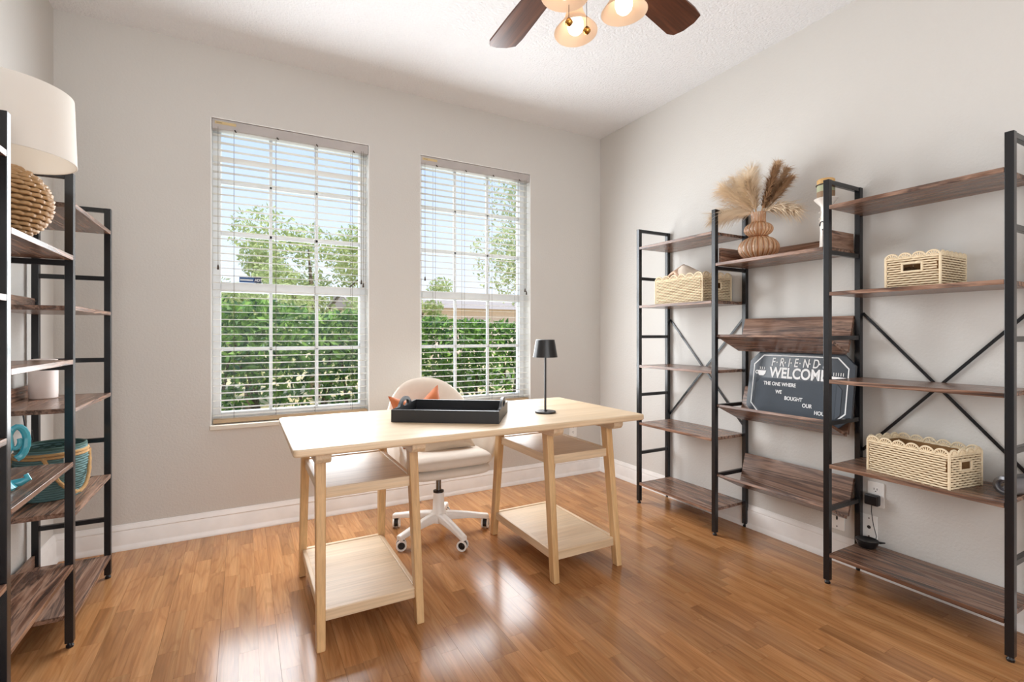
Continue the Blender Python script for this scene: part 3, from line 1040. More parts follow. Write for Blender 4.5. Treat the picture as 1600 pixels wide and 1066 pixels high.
# ================================================================== BASKETS
def basket(label, cx, cy, z0, lx, ly, h, rz, nx, ny, hole_axis):
    """woven paper-rope basket: wavy rope courses, fan-shaped scallop rim, a cut-out handle on two sides"""
    t = thing('woven_basket', label, 'basket', (cx, cy, z0), rz, 'cream woven baskets with scalloped rims')
    r, rc = .0037, .012
    rows = int(h / .0088)
    hz0, hz1 = h * .52, h * .80
    hw = .034
    # perimeter path
    def perim(step):
        pts = []
        hx, hy = lx / 2, ly / 2
        segs = [((-hx + rc, -hy), (hx - rc, -hy)), ((hx, -hy + rc), (hx, hy - rc)), ((hx - rc, hy), (-hx + rc, hy)), ((-hx, hy - rc), (-hx, -hy + rc))]
        for a, b in segs:
            L = math.hypot(b[0] - a[0], b[1] - a[1])
            n = max(2, int(L / step))
            for k in range(n + 1):
                f = k / n
                pts.append((a[0] + (b[0] - a[0]) * f, a[1] + (b[1] - a[1]) * f))
        return pts
    path = perim(.0062)
    m = len(path)
    nor = []
    for i in range(m):
        a, b = path[i - 1], path[(i + 1) % m]
        d = (b[0] - a[0], b[1] - a[1])
        L = math.hypot(*d) or 1
        nor.append((d[1] / L, -d[0] / L))
    body = MB()
    for k in range(rows):
        z = .004 + k * (h - .006) / (rows - 1)
        if hz0 < z < hz1:
            run = []
            runs = []
            for i in range(m):
                x, y = path[i]
                inhole = (abs(x) > lx / 2 - .004 and abs(y) < hw) if hole_axis == 'x' else (abs(y) > ly / 2 - .004 and abs(x) < hw)
                if inhole:
                    if len(run) > 1: runs.append(run)
                    run = []
                else:
                    run.append(i)
            if len(run) > 1: runs.append(run)
        else:
            runs = [list(range(m))]
        for run in runs:
            cl = len(run) == m
            pts = [(path[i][0] + nor[i][0] * .003 * cos(pi * i / 2.5 + pi * k), path[i][1] + nor[i][1] * .003 * cos(pi * i / 2.5 + pi * k), z + random.uniform(-.0004, .0004)) for i in run]
            body.tube(pts, r, 5, cl, True)
    body.box(-lx / 2, lx / 2, -ly / 2, ly / 2, 0, .004)
    body.build('woven_body', 'straw', t, smooth=True, off=False, ang=80)
    ln = MB()
    e = .0065
    for s_ in (-1, 1):
        for ax in 'xy':
            half, oth = (lx / 2, ly / 2) if ax == 'x' else (ly / 2, lx / 2)
            c0, c1 = sorted((s_ * (half - e), s_ * (half - e - .0012)))
            spans = [(-oth + e, oth - e, .004, h - .004)]
            if ax == hole_axis:
                spans = [(-oth + e, -hw, .004, h - .004), (hw, oth - e, .004, h - .004), (-hw, hw, .004, hz0), (-hw, hw, hz1, h - .004)]
            for (a, b, za, zb_) in spans:
                if ax == 'x':
                    ln.box(c0, c1, a, b, za, zb_)
                else:
                    ln.box(a, b, c0, c1, za, zb_)
    ln.build('lining', 'gap_shade', t, off=False)  # added dark sheets behind the weave, for the shade in its gaps
    # corner stakes
    for sx_ in (-1, 1):
        for sy_ in (-1, 1):
            x, y = sx_ * (lx / 2 - .001), sy_ * (ly / 2 - .001)
            MB().tube([(x, y, 0), (x, y, h + .006)], .005, 7).build('corner_stake', 'straw', t, smooth=True, off=False)
    # scalloped rim fans, shared between alike pieces
    def fan_mesh(w):
        mb = MB()
        rr = w / 2
        hs = rr * .95
        arc = [(-rr * cos(pi * k / 10), 0, hs * sin(pi * k / 10)) for k in range(11)]
        mb.tube(arc, .0038, 6)
        mb.tube([(-rr, 0, 0), (rr, 0, 0)], .003, 6)
        for k in range(1, 7):
            a = pi * k / 7
            mb.tube([(-rr * .15 * cos(a), 0, hs * .05), (-rr * .95 * cos(a), 0, hs * .95 * sin(a))], .0023, 5)
        me = mb.mesh('scallop', True, 70)
        me.materials.append(M['straw'])
        return me
    fx, fy = fan_mesh(lx / nx), fan_mesh(ly / ny)
    for s_ in (-1, 1):
        for k in range(nx):
            o = bpy.data.objects.new('scallop', fx); C.objects.link(o); o.parent = t
            o.location = (-lx / 2 + (k + .5) * lx / nx, s_ * ly / 2, h - .004)
        for k in range(ny):
            o = bpy.data.objects.new('scallop', fy); C.objects.link(o); o.parent = t
            o.location = (s_ * lx / 2, -ly / 2 + (k + .5) * ly / ny, h - .004)
            o.rotation_euler = (0, 0, R(90))
    # bound edge round each handle opening
    for s_ in (-1, 1):
        pts = []
        for (u, z) in ((-hw, hz0), (hw, hz0), (hw, hz1), (-hw, hz1)):
            pts.append((s_ * lx / 2, u, z) if hole_axis == 'x' else (u, s_ * ly / 2, z))
        q = []
        for i in range(4):
            a, b = Vector(pts[i]), Vector(pts[(i + 1) % 4])
            for f in (0.04, .35, .65, .96):
                q.append(a.lerp(b, f))
        MB().tube(q, .0046, 6, True).build('handle_opening', 'straw', t, smooth=True, off=False)
    return t
ZS1, ZS2 = 1.3155, .5415
basket('largest woven basket with a cream blanket on the bookcase near the window wall', 2.459, 2.162, ZS1, .25, .372, .148, 0, 4, 6, 'y')
basket('smallest woven basket standing on the high right-hand shelf', 2.487, .975, ZS1, .228, .187, .122, 0, 6, 4, 'x')
basket('empty open woven basket on the low shelf above the power outlet', 2.437, .968, ZS2, .195, .302, .128, R(-9), 4, 6, 'y')

# folded blanket in the large basket
bl = thing('blanket', 'cream folded blanket bulging out of the largest woven basket', 'blanket', (2.45, 2.13, 1.325))
def bfn(u, v):
    a = 2 * pi * u
    x = (v - .5) * .29
    n = mnoise.noise(Vector((cos(a) * 1.3 + 5, sin(a) * 1.3, v * 3)))
    env = (1 - abs(2 * v - 1) ** 3.5)
    ry, rz_ = .095 + .02 * n, .075 + .025 * n
    hump = .055 * math.exp(-((v - .62) / .2) ** 2)
    return (2.455 + cos(a) * ry * env ** .5, 2.15 + x, 1.425 + hump + sin(a) * rz_ * env ** .5)
MB().grid(36, 30, bfn, True, False).build('folded_body', 'blanket', bl, smooth=True, ang=100)
def flap(u, v):
    # front corner turned over
    x = 2.345 + .15 * v
    y = 2.265 - .215 * u + .05 * v
    z = 1.515 - .055 * abs(u - .3) * 2 + .07 * v * (1 - .5 * u) - .02 * u * u + .008 * sin(9 * u)
    return (x, y, z)
m_ = MB().grid(16, 12, flap)
fo = m_.build('turned_corner', 'blanket_pink', bl, smooth=True, ang=100)
sd = fo.modifiers.new('thick', 'SOLIDIFY'); sd.thickness = .014

# dried pods in the small basket
def pod(label, mat, c, r):
    mb = MB()
    def fn(u, v):
        a, b = 2 * pi * u, pi * (v - .5)
        q = r * (1 + .12 * sin(9 * a) * sin(11 * b))
        return (c[0] + q * cos(b) * cos(a), c[1] + q * cos(b) * sin(a), c[2] + r + q * sin(b) * 1.05)
    mb.grid(40, 22, fn, True, False)
    o = mb.build('dried_pod', mat, smooth=True, ang=80)
    tag(o, label, 'pod', 'dried pods inside the smallest basket')
pod('dark brown dried pod seen through the smallest basket handle hole', 'seed_brown', (2.442, 1.012, 1.3205), .04)
pod('orange brown dried pod seen through the smallest basket handle hole', 'seed_orange', (2.442, .932, 1.3205), .038)

# ================================================================== VASE WITH DRIED GRASS
vx, vy, vz = 2.42, 1.683, 1.5225
prof = []
for k in range(15):
    a = pi * k / 14
    prof.append((.098 * max(sin(a), .0) ** .75 if k not in (0, 14) else (.05 if k == 0 else .048), .062 - .062 * cos(a)))
for k in range(1, 13):
    a = pi * k / 12
    prof.append((.07 * max(sin(a), 0) ** .75 if k < 12 else .036, .124 + .038 - .038 * cos(a)))
prof[14] = (.05, .124)
prof += [(.034, .215), (.036, .25), (.037, .252)]
rib = lambda a, i: 1 + .075 * abs(sin(11 * a)) - .04
mb = MB().lathe(prof, (vx, vy, vz), 132, rib, cap=False)
mb.f.append(tuple(range(131, -1, -1)))
vo = mb.build('glass_vase', 'amber', smooth=True, ang=80)
tag(vo, 'ribbed amber glass gourd vase on the middle bookcase shelf', 'vase')

def plume(label, a, lean, length, mat, wid, n, droop, seed):
    rnd = random.Random(seed)
    base = Vector((vx, vy, vz + .03))
    top = vz + .25
    d = Vector((cos(a) * sin(lean), sin(a) * sin(lean), cos(lean)))
    neck = Vector((vx + cos(a) * .02, vy + sin(a) * .02, top))
    pts = [base, neck]
    for k in range(1, 8):
        f = k / 7
        p = neck + d * (length * f) + Vector((cos(a), sin(a), 0)) * (droop * f * f * .6) - Vector((0, 0, 1)) * (droop * f * f)
        pts.append(p)
    t = thing('dried_grass_stem', label, 'dried grass', tuple(base), 0, 'dried grasses in the amber vase')
    MB().tube(pts, [.002] * 5 + [.0015] * 4, 6).build('stalk', 'stem', t)
    mb = MB()
    def along(f):
        q = f * (len(pts) - 1)
        i = min(int(q), len(pts) - 2)
        return pts[i].lerp(pts[i + 1], q - i)
    for k in range(n):
        f = rnd.uniform(.2, 1.0)
        p = along(f)
        tg = (along(min(1, f + .06)) - along(max(0, f - .06))).normalized()
        sd_ = Vector((rnd.gauss(0, 1), rnd.gauss(0, 1), rnd.gauss(0, 1)))
        sd_ = (sd_ - tg * sd_.dot(tg)).normalized()
        L = wid * rnd.uniform(.45, 1.5) * (1.25 - .5 * f) * min(1, .35 + (f - .2) * 2)
        sp_ = rnd.uniform(.3, 1.0)
        e1 = p + (tg * .75 + sd_ * sp_).normalized() * L * .55
        e2 = e1 + (tg * .7 + sd_ * sp_ - Vector((0, 0, .45))).normalized() * L * .5
        w = tg.cross(sd_) * rnd.uniform(.0005, .0011) * (1.2 if mat == 'pampas' else 2.4)
        mb.add([p - w, p + w, e1 + w, e1 - w, e2], [(0, 1, 2, 3), (3, 2, 4)])
    tag(mb.build('plume', mat, t), kind='stuff')
G = 'fluffy cream pampas plume '
plume(G + 'arching furthest left towards the window', R(100), R(66), .19, 'pampas', .10, 1700, .06, 1)
plume(G + 'standing tallest in the amber vase', R(70), R(10), .235, 'pampas', .085, 1300, .0, 2)
plume(G + 'leaning left in the middle of the bunch', R(115), R(40), .21, 'pampas', .095, 1700, .02, 3)
plume(G + 'at the front of the bunch', R(190), R(30), .19, 'pampas', .09, 1500, .02, 4)
plume(G + 'leaning a little left of the tallest one', R(100), R(24), .22, 'pampas', .09, 1500, .01, 9)
plume('brown seed-head grass leaning furthest right in the amber vase', R(-75), R(42), .20, 'wheat', .055, 900, .0, 5)
plume('brown seed-head grass standing upright right of centre in the vase', R(-88), R(20), .245, 'wheat', .05, 900, .0, 6)
plume('brown seed-head grass leaning right at the front of the vase', R(-110), R(32), .235, 'wheat', .055, 900, .0, 10)
plume('brown seed-head grass at the back of the bunch near the wall', R(-50), R(28), .235, 'wheat', .055, 900, .0, 8)
plume('fluffy cream pampas plume drooping right below the brown grasses', R(-85), R(66), .13, 'pampas', .085, 900, .08, 7)

# ================================================================== CANDLE STAND
cx_, cy_, cz_ = 2.425, 1.338, 1.5225
cs = thing('candle_stand', 'white ceramic candle stand with black scroll behind a bookcase post', 'candle holder', (cx_, cy_, cz_))
MB().lathe([(.034, 0), (.034, .01), (.026, .02), (.024, .09), (.026, .13), (.02, .17), (.022, .21), (.045, .236), (.049, .243), (.046, .246), (.02, .243)], (cx_, cy_, cz_), 32).build('pillar', 'ceramic', cs, smooth=True)
sc_ = [(cx_ - .026 + .004 * abs(k - 6) / 6, cy_ + .012 * cos(k * pi / 6) + .004, cz_ + .115 + .02 * sin(k * pi / 6)) for k in range(10)]
MB().tube(sc_, .0026, 6).build('black_scroll', 'black', cs, smooth=True)
for dz, s_ in ((.165, -1), (.15, 1), (.135, 1), (.18, 1)):
    MB().lathe([(0, -.005), (.005, 0), (0, .005)], (cx_ - .02, cy_ + s_ * .018, cz_ + dz), 10, cap=False).build('bead', 'ceramic', cs, smooth=True)
cn = thing('pillar_candle', 'three-tone pillar candle with a cord band on the white stand', 'candle', (cx_, cy_, cz_ + .2465))
z0 = cz_ + .2465
MB().lathe([(.037, 0), (.037, .03)], (cx_, cy_, z0), 32).build('lower_band', 'wax_brown', cn, smooth=True)
MB().lathe([(.0372, .03), (.0372, .06)], (cx_, cy_, z0), 32).build('middle_band', 'wax_green', cn, smooth=True)
MB().lathe([(.037, .06), (.037, .086), (.033, .09), (.0, .084)], (cx_, cy_, z0), 32).build('top_band', 'wax_tan', cn, smooth=True)
MB().tube([(cx_ + .0395 * cos(2 * pi * k / 28), cy_ + .0395 * sin(2 * pi * k / 28), z0 + .062) for k in range(28)], .003, 6, True).build('cord_band', 'tassel', cn, smooth=True)

# ================================================================== LETTER BOARD
SWd, SHt, th_ = .545, .372, .016
sg = bpy.data.objects.new('letter_board', None)
C.objects.link(sg)
tag(sg, 'charcoal letter board reading WELCOME leaning in the middle display shelf', 'sign')
sg.location = (2.484, 1.531, .668)
lean = math.atan2(.058, .365)
# local: x = along the sign (viewer's left to right), y = up, z = towards the viewer
sg.rotation_euler = Matrix(((0, sin(lean), -cos(lean)), (-1, 0, 0), (0, cos(lean), sin(lean)))).to_euler()
def octo(w, h, c_, y0=0):
    return [(-w / 2 + c_, y0), (w / 2 - c_, y0), (w / 2, y0 + c_), (w / 2, y0 + h - c_), (w / 2 - c_, y0 + h), (-w / 2 + c_, y0 + h), (-w / 2, y0 + h - c_), (-w / 2, y0 + c_)]
def line_loop(o, t):
    cxm = sum(p[0] for p in o) / len(o); cym = sum(p[1] for p in o) / len(o)
    hw_, hh_ = max(p[0] for p in o) - cxm, max(p[1] for p in o) - cym
    return [o, [(cxm + (p[0] - cxm) * (hw_ - t) / hw_, cym + (p[1] - cym) * (hh_ - t) / hh_) for p in o]]
curve_mesh('board_panel', [octo(SWd, SHt, .062)], th_, 'board', sg)
curve_mesh('white_border', line_loop(octo(SWd - .05, SHt - .05, .052, .025), .005), .0012, 'white_ink', sg, (0, 0, th_ / 2 + .0006))
curve_mesh('felt_panel', [octo(SWd - .1, .182, .03, .04)], .002, 'felt', sg, (0, 0, th_ / 2 + .001))
gv = MB()
for k in range(26):
    y = .048 + k * .0064
    gv.box(-SWd / 2 + .075, SWd / 2 - .075, y, y + .0028, th_ / 2 + .002, th_ / 2 + .0034)
gv.build('felt_rib', 'felt', sg, off=False)
tz = th_ / 2 + .001
def put(name, s_, x, y, size, **kw):
    return text(name, s_, size, 'white_ink', sg, (x, y, tz + (.003 if y < .2 else .0006)), None, **kw)
xx = -.146
for chh in 'F.R.I.E.N.D.S':
    if chh == '.':
        curve_mesh('dot', [[(.004 * cos(2 * pi * k / 10), .004 * sin(2 * pi * k / 10)) for k in range(10)]], .0012, 'white_ink', sg, (xx + .002, .308, tz + .0006))
        xx += .016
    else:
        put('letter', chh, xx, .288, .064, shear=.14, sx=.68, bold=.0007)
        xx += {'I': .016, 'N': .034, 'D': .034}.get(chh, .03)
put('welcome_text', 'WELCOME', -.150, .227, .077, bold=.002, sx=.80)
put('message_line', 'THE ONE WHERE', -.178, .183, .027, bold=.0006, sx=.84)
put('message_line', 'WE', -.106, .142, .027, bold=.0006, sx=.84)
put('message_line', 'BOUGHT', -.054, .113, .027, bold=.0006, sx=.84)
put('message_line', 'OUR', .042, .086, .027, bold=.0006, sx=.84)
put('message_line', 'HOUSE', .104, .057, .027, bold=.0006, sx=.84)
# coffee cup and dessert pictograms
cup = [(-.026, .022), (.026, .022), (.022, .006), (.012, -.006), (-.012, -.006), (-.022, .006)]
curve_mesh('cup_pictogram', [cup], .001, 'white_ink', sg, (-.198, .238, tz + .0006))
curve_mesh('cup_handle', [[(.0 + .01 * cos(2 * pi * k / 14), .01 * sin(2 * pi * k / 14)) for k in range(14)], [(.006 * cos(2 * pi * k / 14), .006 * sin(2 * pi * k / 14)) for k in range(14)]], .001, 'white_ink', sg, (-.225, .25, tz + .0006))
for dx in (-.012, 0, .012):
    curve_mesh('steam', [[(0, 0), (.003, 0), (.006, .008), (.003, .016), (.0, .016), (.003, .008)]], .001, 'white_ink', sg, (-.199 + dx, .264, tz + .0006))
curve_mesh('cake_pictogram', [[(-.034, 0), (.044, 0), (.036, .009), (-.034, .013)]], .001, 'white_ink', sg, (.206, .24, tz + .0006))
for dx in (-.026, -.015, -.004, .007, .018):
    curve_mesh('candle_mark', [[(0, 0), (.003, 0), (.003, .016), (0, .016)]], .001, 'white_ink', sg, (.204 + dx, .256, tz + .0006))

# ================================================================== WALL PLATES, ADAPTER, DISH
def plate(label, fn, cat, dup, extra=()):
    """fn(u, v, d): u across, v up, d out from the wall"""
    mb = MB()
    w, h = .035, .0575
    o = MB().prism(roundrect(-w, w, -h, h, .004, 3), fn, .0, .005).build('wall_plate', 'plate', bevel=.0015)
    tag(o, label, cat)
    if dup:
        for zc in (-.021, .021):
            f = MB().prism([(.0165 * cos(2 * pi * k / 20), zc + .0145 * sin(2 * pi * k / 20)) for k in range(20)], fn, .005, .0062).build('receptacle', 'plate', o)
            for u in (-.006, .006):
                MB().prism([(u - .0012, zc), (u + .0012, zc), (u + .0012, zc + .009), (u - .0012, zc + .009)], fn, .0062, .0066).build('slot', 'slot', f)
            MB().prism([(.0026 * cos(2 * pi * k / 8), zc - .006 + .0026 * sin(2 * pi * k / 8)) for k in range(8)], fn, .0062, .0066).build('slot', 'slot', f)
    for (u, v, ru, rv) in extra:
        MB().prism([(u + ru * cos(2 * pi * k / 12), v + rv * sin(2 * pi * k / 12)) for k in range(12)], fn, .005, .0062).build('jack', 'slot', o)
    return o
RW = lambda yc, zc: (lambda u, v, d: (X1 - d, yc - u, zc + v))
plate('duplex outlet on the right wall with a black adapter plugged in', RW(1.207, .376), 'outlet', True)
plate('white coax wall plate just below the duplex outlet', RW(1.235, .215), 'wall plate', False, ((0, 0, .008, .008), (0, .042, .003, .003), (0, -.042, .003, .003)))
plate('white data wall plate below the lowest display shelf', RW(1.378, .212), 'wall plate', False, ((0, 0, .0045, .011), (0, .042, .003, .003), (0, -.042, .003, .003)))
plate('duplex outlet low on the window wall behind the desk', lambda u, v, d: (2.32 + u, YB - d, .36 + v), 'outlet', True)
pa = thing('power_adapter', 'square black power adapter plugged into the right wall outlet', 'adapter', (X1 - .02, 1.21, .325))
MB().box(X1 - .037, X1 - .0068, 1.184, 1.242, .328, .378).build('housing', 'foot', pa, bevel=.006)
cp = [(X1 - .03, 1.212, .334), (X1 - .032, 1.212, .30), (X1 - .03, 1.205, .24), (X1 - .03, 1.192, .19), (X1 - .045, 1.19, .165)]
MB().tube(cp, .0017, 6).build('cable', 'foot', pa, smooth=True)
ds = thing('charging_dish', 'low round black charging dish on the bottom bookcase shelf', 'dish', (2.53, 1.213, .1425))
MB().lathe([(.03, 0), (.036, .006), (.043, .022), (.045, .034), (.043, .035), (.038, .03), (.0, .024)], (2.53, 1.213, .1425), 36).build('dish_body', 'foot', ds, smooth=True)
MB().beam((2.555, 1.176, .17), (2.575, 1.16, .17), .014, .008, w2=.004, h2=.004).build('cable_spout', 'foot', ds)

# grey metal cylinder at the right edge
gm = thing('metal_canister', 'grey metal cylinder with hollow end lying on the low right shelf', 'canister', (2.47, .705, ZS2))
rotm = Matrix.Translation((2.405, .712, ZS2 + .036)) @ Matrix.Rotation(R(-14), 4, 'Z') @ Matrix.Rotation(R(90), 4, 'Y')
MB().lathe([(.0, .012), (.018, .012), (.019, .003), (.023, 0), (.033, .003), (.0345, .012), (.0345, .14), (.03, .15), (0, .15)], (0, 0, 0), 36, cap=False).xf(rotm).build('barrel', 'grey_metal', gm, smooth=True)
MB().lathe([(.0, .006), (.01, .007), (.012, .012)], (0, 0, 0), 20, cap=False).xf(rotm).build('end_knob', 'chrome', gm, smooth=True)

# ================================================================== LEFT BOOKCASE CONTENTS
lx_, ly_, lz_ = -.63, 2.02, 1.4075
tl = thing('table_lamp', 'table lamp with woven ball base and cream drum shade on the left bookcase', 'lamp', (lx_, ly_, lz_))
bc = Vector((lx_, ly_, lz_ + .116))
MB().lathe([(.05, 0), (.052, .006), (.05, .012)], (lx_, ly_, lz_), 30).build('foot_disc', 'rattan', tl, smooth=True)
wv = MB()
rbq = .106
for i in range(1, 22):
    b = -pi / 2 + pi * i / 22
    rr = rbq * cos(b)
    if rr < .02: continue
    n = max(10, int(2 * pi * rr / .0075))
    pts = []
    for k in range(n):
        a = 2 * pi * k / n
        q = rr + .005 * cos(pi * k / 2 + pi * i)
        pts.append((bc.x + q * cos(a), bc.y + q * sin(a), bc.z + rbq * 1.02 * sin(b)))
    wv.tube(pts, .0065, 5, True)
MB().lathe([(.098 * cos(b_), .1 * sin(b_)) for b_ in [pi * (k / 16 - .5) for k in range(17)]], tuple(bc), 32, cap=False).build('ball_core', 'gap_shade', tl, smooth=True)  # added dark core, for the shade between the woven strands
wv.build('woven_ball', 'rattan', tl, smooth=True, ang=80)
MB().lathe([(.022, .215), (.012, .23), (.012, .29)], (lx_, ly_, lz_), 16).build('neck', 'brass', tl, smooth=True)
MB().lathe([(0, .285), (.016, .29), (.028, .32), (.028, .345), (.015, .37), (0, .376)], (lx_, ly_, lz_), 18, cap=False).build('lamp_bulb', 'warm_bulb', tl, smooth=True)
z0, z1 = 1.655, 1.862
sh = MB().lathe([(.168, z0), (.161, z1), (.159, z1), (.166, z0)], (lx_, ly_, 0), 64, cap=False)
n_ = 64
sh.f += [(k, (k + 1) % n_, 3 * n_ + (k + 1) % n_, 3 * n_ + k) for k in range(n_)]
sho = sh.build('drum_shade', 'linen', tl, smooth=True, ang=50)
MB().tube([(lx_ + .1675 * cos(2 * pi * k / 64), ly_ + .1675 * sin(2 * pi * k / 64), z0 + .001) for k in range(64)], .0016, 6, True).build('shade_trim', 'linen', sho, smooth=True)
for a in (0, 120, 240):
    MB().tube([(lx_, ly_, 1.75), (lx_ + .163 * cos(R(a)), ly_ + .163 * sin(R(a)), 1.80)], .0015, 5).build('shade_spider', 'brass', sho)

sp = MB().lathe([(.042, 0), (.046, .004), (.047, .02), (.047, .155), (.045, .162), (.03, .165), (0, .165)], (-.73, 2.735, .8575), 40).build('white_cylinder_vase', 'speaker', smooth=True)
tag(sp, 'plain pale cylinder vase on the left bookcase below the lamp', 'vase')

# teal basket with rope handles
tbx, tby, tbz = -.668, 2.598, .4825
tb = thing('rope_basket', 'teal woven rope basket with natural rope handles on the left bookcase', 'basket', (tbx, tby, tbz))
mb = MB()
for k in range(21):
    f = k / 20
    rr = .088 + .02 * sin(f * pi * .75)
    z = .005 + f * .19
    n = 72
    pts = [(tbx + (rr + .0012 * (1 if (i // 2 + k) % 2 else -1)) * cos(2 * pi * i / n), tby + (rr + .0012 * (1 if (i // 2 + k) % 2 else -1)) * sin(2 * pi * i / n), tbz + z) for i in range(n)]
    mb.tube(pts, .0055, 5, True)
mb.build('woven_wall', 'teal_weave', tb, smooth=True, ang=80)
MB().lathe([(.0, .004), (.088, .004), (.1, .09), (.1, .19)], (tbx, tby, tbz), 40, cap=False).build('lining', 'teal_inside', tb, smooth=True)
for z, r_ in ((.168, .006), (.18, .006)):
    MB().tube([(tbx + .109 * cos(2 * pi * i / 60), tby + .109 * sin(2 * pi * i / 60), tbz + z) for i in range(60)], r_, 6, True).build('rope_trim', 'rope', tb, smooth=True)
MB().tube([(tbx + .103 * cos(2 * pi * i / 60), tby + .103 * sin(2 * pi * i / 60), tbz + .201) for i in range(60)], .006, 6, True).build('dark_rim', 'teal_inside', tb, smooth=True)
for ac in (-38, 142):
    pts = []
    for k in range(25):
        f = k / 24
        a = R(ac - 50 + 100 * f)
        zz = .17 - .145 * sin(pi * f)
        rr = .112 + .012 * sin(pi * f)
        pts.append((tbx + rr * cos(a), tby + rr * sin(a), tbz + zz))
    ho = MB().tube(pts, .0062, 8).build('rope_handle', 'rope', tb, smooth=True)
    for s_ in (0, 1):
        tw = [(p[0] + .0042 * cos(k * 1.6 + s_ * pi), p[1] + .0042 * sin(k * 1.6 + s_ * pi), p[2] + .0042 * sin(k * 1.6 + s_ * pi)) for k, p in enumerate(pts)]
        MB().tube(tw, .0042, 6).build('rope_strand', 'rope', ho, smooth=True)
MB().box(tbx + .06, tbx + .075, tby - .098, tby - .094, tbz + .12, tbz + .165).build('white_tag', 'plate', tb)

# teal glazed ceramic
qx, qy, qz = -.635, 1.965, .6675
tg_ = thing('ceramic_figurine', 'glossy teal ceramic figurine with curled arms behind the left bookcase post', 'figurine', (qx, qy, qz))
MB().lathe([(.045, 0), (.05, .008), (.04, .022), (.028, .05), (.034, .09), (.045, .13), (.04, .17), (.026, .2), (.034, .235), (.03, .25), (0, .254)], (qx, qy, qz), 36, lambda a, i: 1 + .05 * sin(6 * a + i * .8)).build('body', 'teal_glaze', tg_, smooth=True)
for k in range(4):
    a0 = R(-60 + 90 * k)
    pts, rs = [], []
    for j in range(22):
        f = j / 21
        rad = .055 * (1 - .75 * f)
        an = f * 2.6 * pi - pi / 2
        out = .05 + rad * cos(an) * .5
        pts.append((qx + cos(a0) * (out), qy + sin(a0) * (out), qz + .07 + .045 * (k % 2) * 1.6 + rad * sin(an)))
        rs.append(.011 * (1 - .5 * f))
    MB().tube(pts, rs, 8).build('curl', 'teal_glaze', tg_, smooth=True)
pts = [(qx + .03, qy + .03, qz + .012), (qx + .05, qy + .035, qz + .014), (qx + .066, qy + .04, qz + .022), (qx + .06, qy + .04, qz + .036)]
MB().tube(pts, [.012, .012, .01, .006], 10).build('curled_foot', 'teal_glaze', tg_, smooth=True)

# dangling black cord in the left bookcase
co = thing('hanging_cable', 'thin black cable knotted and hanging behind the teal basket', 'cord', (-.79, 2.7, .6))
MB().tube([(-.782, 2.695, .839), (-.78, 2.693, .80), (-.776, 2.70, .75), (-.778, 2.702, .70), (-.77, 2.706, .665)], .0028, 6).build('cord_run', 'foot', co, smooth=True)
kn = [(-.77 + .02 * cos(t_ * 2.3) * (1 + .3 * sin(t_)), 2.706 + .016 * sin(t_ * 1.7), .66 + .016 * sin(t_ * 3.1)) for t_ in [k * .35 for k in range(30)]]
MB().tube(kn, .0028, 6).build('knot', 'foot', co, smooth=True)
MB().tube([(-.765, 2.72, .665), (-.76, 2.732, .69), (-.763, 2.728, .73)], .0016, 5).build('tie_end', 'foot', co)

# ================================================================== OUTSIDE
tag(MB().box(-30, 34, YO + .0, 60, -.35, -.2).build('ground', 'earth'), kind='structure')
def leaves(mb, pts, size, rnd, flat=.5):
    for p in pts:
        n = Vector((rnd.gauss(0, 1), rnd.gauss(0, 1), rnd.gauss(0, 1) + flat)).normalized()
        t = n.orthogonal().normalized()
        t = Matrix.Rotation(rnd.uniform(0, 2 * pi), 3, n) @ t
        b = n.cross(t)
        L = size * rnd.uniform(.6, 1.3)
        Wd = L * .42
        p = Vector(p)
        mb.add([p - t * L * .5, p + b * Wd * .5 - n * L * .04, p + t * L * .5, p - b * Wd * .5 - n * L * .04], [(0, 1, 2, 3)])
rnd = random.Random(3)
hg = thing('hedge', 'dense green clipped hedge growing outside both windows', 'hedge', (1.6, 5.0, -.2))
mb = MB()
pts = []
for k in range(24000):
    x = rnd.uniform(-1.6, 5.2)
    zt = 1.40 - .055 * x + .07 * mnoise.noise(Vector((x * 2.2, 1, 0))) + .05 * mnoise.noise(Vector((x * 9, 3, 0)))
    z = .2 + (zt - .2) * rnd.random() ** .75
    if z < .8 and rnd.random() < .5 * (1 - (z - .2) / .6) + .2 + .5 * mnoise.noise(Vector((x * 5, z * 5, 9))):
        continue
    dep = rnd.random()
    y = 4.75 + .12 * mnoise.noise(Vector((x * 3, z * 3, 2))) + (dep ** 2) * .7
    pts.append((x, y, z))
leaves(mb, pts, .085, rnd)
tag(mb.build('foliage', 'hedge_leaf', hg), kind='stuff')
for k in range(16):
    x = -1.5 + k * .42 + rnd.uniform(-.1, .1)
    y = 5.05 + rnd.uniform(-.1, .15)
    m_ = MB()
    for j in range(3):
        dx, dy = rnd.uniform(-.22, .22), rnd.uniform(-.15, .15)
        m_.tube([(x, y, -.2), (x + dx * .3, y + dy * .3, .25), (x + dx, y + dy, .75), (x + dx * 1.4, y + dy * 1.4, 1.1)], [.022, .018, .012, .006], 7)
    m_.build('stem', 'bark', hg, smooth=True)

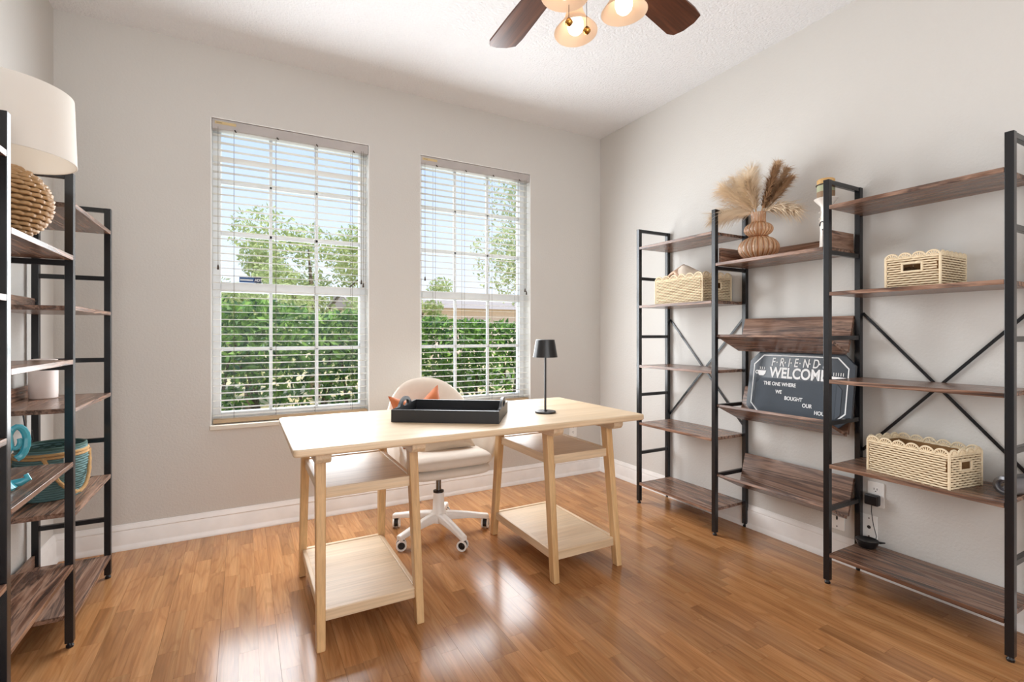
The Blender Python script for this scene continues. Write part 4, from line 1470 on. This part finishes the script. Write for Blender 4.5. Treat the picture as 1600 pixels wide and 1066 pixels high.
def tree(label, x, y, zc, rx, rz, n, mat, seed, size):
    rnd = random.Random(seed)
    t = thing('garden_tree', label, 'tree', (x, y, -.2), 0, 'trees beyond the hedge')
    cl = [(x + rnd.uniform(-.75, .75) * rx, y + rnd.uniform(-.6, .6) * rx, zc + rnd.uniform(-.8, .8) * rz, rnd.uniform(.25, .5)) for _ in range(16)]
    pts = []
    for k in range(n):
        c_ = cl[rnd.randrange(len(cl))]
        v = Vector((rnd.gauss(0, 1), rnd.gauss(0, 1), rnd.gauss(0, 1))).normalized() * (rnd.random() ** .4)
        pts.append((c_[0] + v.x * rx * c_[3], c_[1] + v.y * rx * c_[3], c_[2] + v.z * rz * c_[3]))
    mb = MB()
    leaves(mb, pts, size, rnd)
    tag(mb.build('crown', mat, t), kind='stuff')
    m_ = MB()
    m_.tube([(x, y, -.2), (x + .06, y, zc * .5), (x, y, zc)], [.12, .09, .05], 9)
    for c_ in cl[:9]:
        m_.tube([(x, y, zc * .6), ((x + c_[0]) / 2, (y + c_[1]) / 2, (zc * .7 + c_[2]) / 2), c_[:3]], [.05, .035, .012], 6)
    m_.build('trunk', 'bark', t, smooth=True)
tree('pale green bushy tree in the middle of the left window', 1.3, 11.0, 2.1, 1.5, 1.3, 13000, 'tree_leaf', 11, .10)
tree('pale green tree at the left edge of the left window', -1.4, 12.5, 1.7, 1.6, 1.1, 13000, 'tree_leaf', 12, .10)
tree('tall pale tree filling the upper right of the right window', 7.4, 11.0, 4.3, 2.3, 2.4, 15000, 'tree_leaf2', 13, .12)
tree('low pale tree at the left side of the right window', 4.6, 15.0, 1.9, 1.3, .9, 8000, 'tree_leaf', 14, .11)
tree('low yellow-green shrub behind the hedge left of the left window centre', .1, 9.6, 1.1, 1.0, .75, 9000, 'tree_leaf', 21, .09)
tree('low yellow-green shrub behind the hedge right of the left window centre', 2.2, 9.2, 1.15, .85, .75, 9000, 'tree_leaf', 22, .09)
# neighbouring house beyond the hedge
hs = thing('neighbour_house', 'pale pink stucco house with grey roof beyond the hedge', 'house', (12, 26, -.2))
MB().box(5, 20, 24, 32, -.2, 2.5).build('house_wall', 'stucco', hs)
MB().prism([(23.4, 2.45), (32.6, 2.45), (28, 3.6)], lambda u, v, d: (d, u, v), 4.4, 20.6).build('roof', 'shingle', hs)
for x in (7.2, 10.8, 14.8):
    f = MB().box(x - .75, x + .75, 23.94, 24.0, .7, 1.9).build('house_window', 'vinyl', hs)
    MB().box(x - .65, x + .65, 23.92, 23.95, .8, 1.8).build('window_pane', 'slot', f)
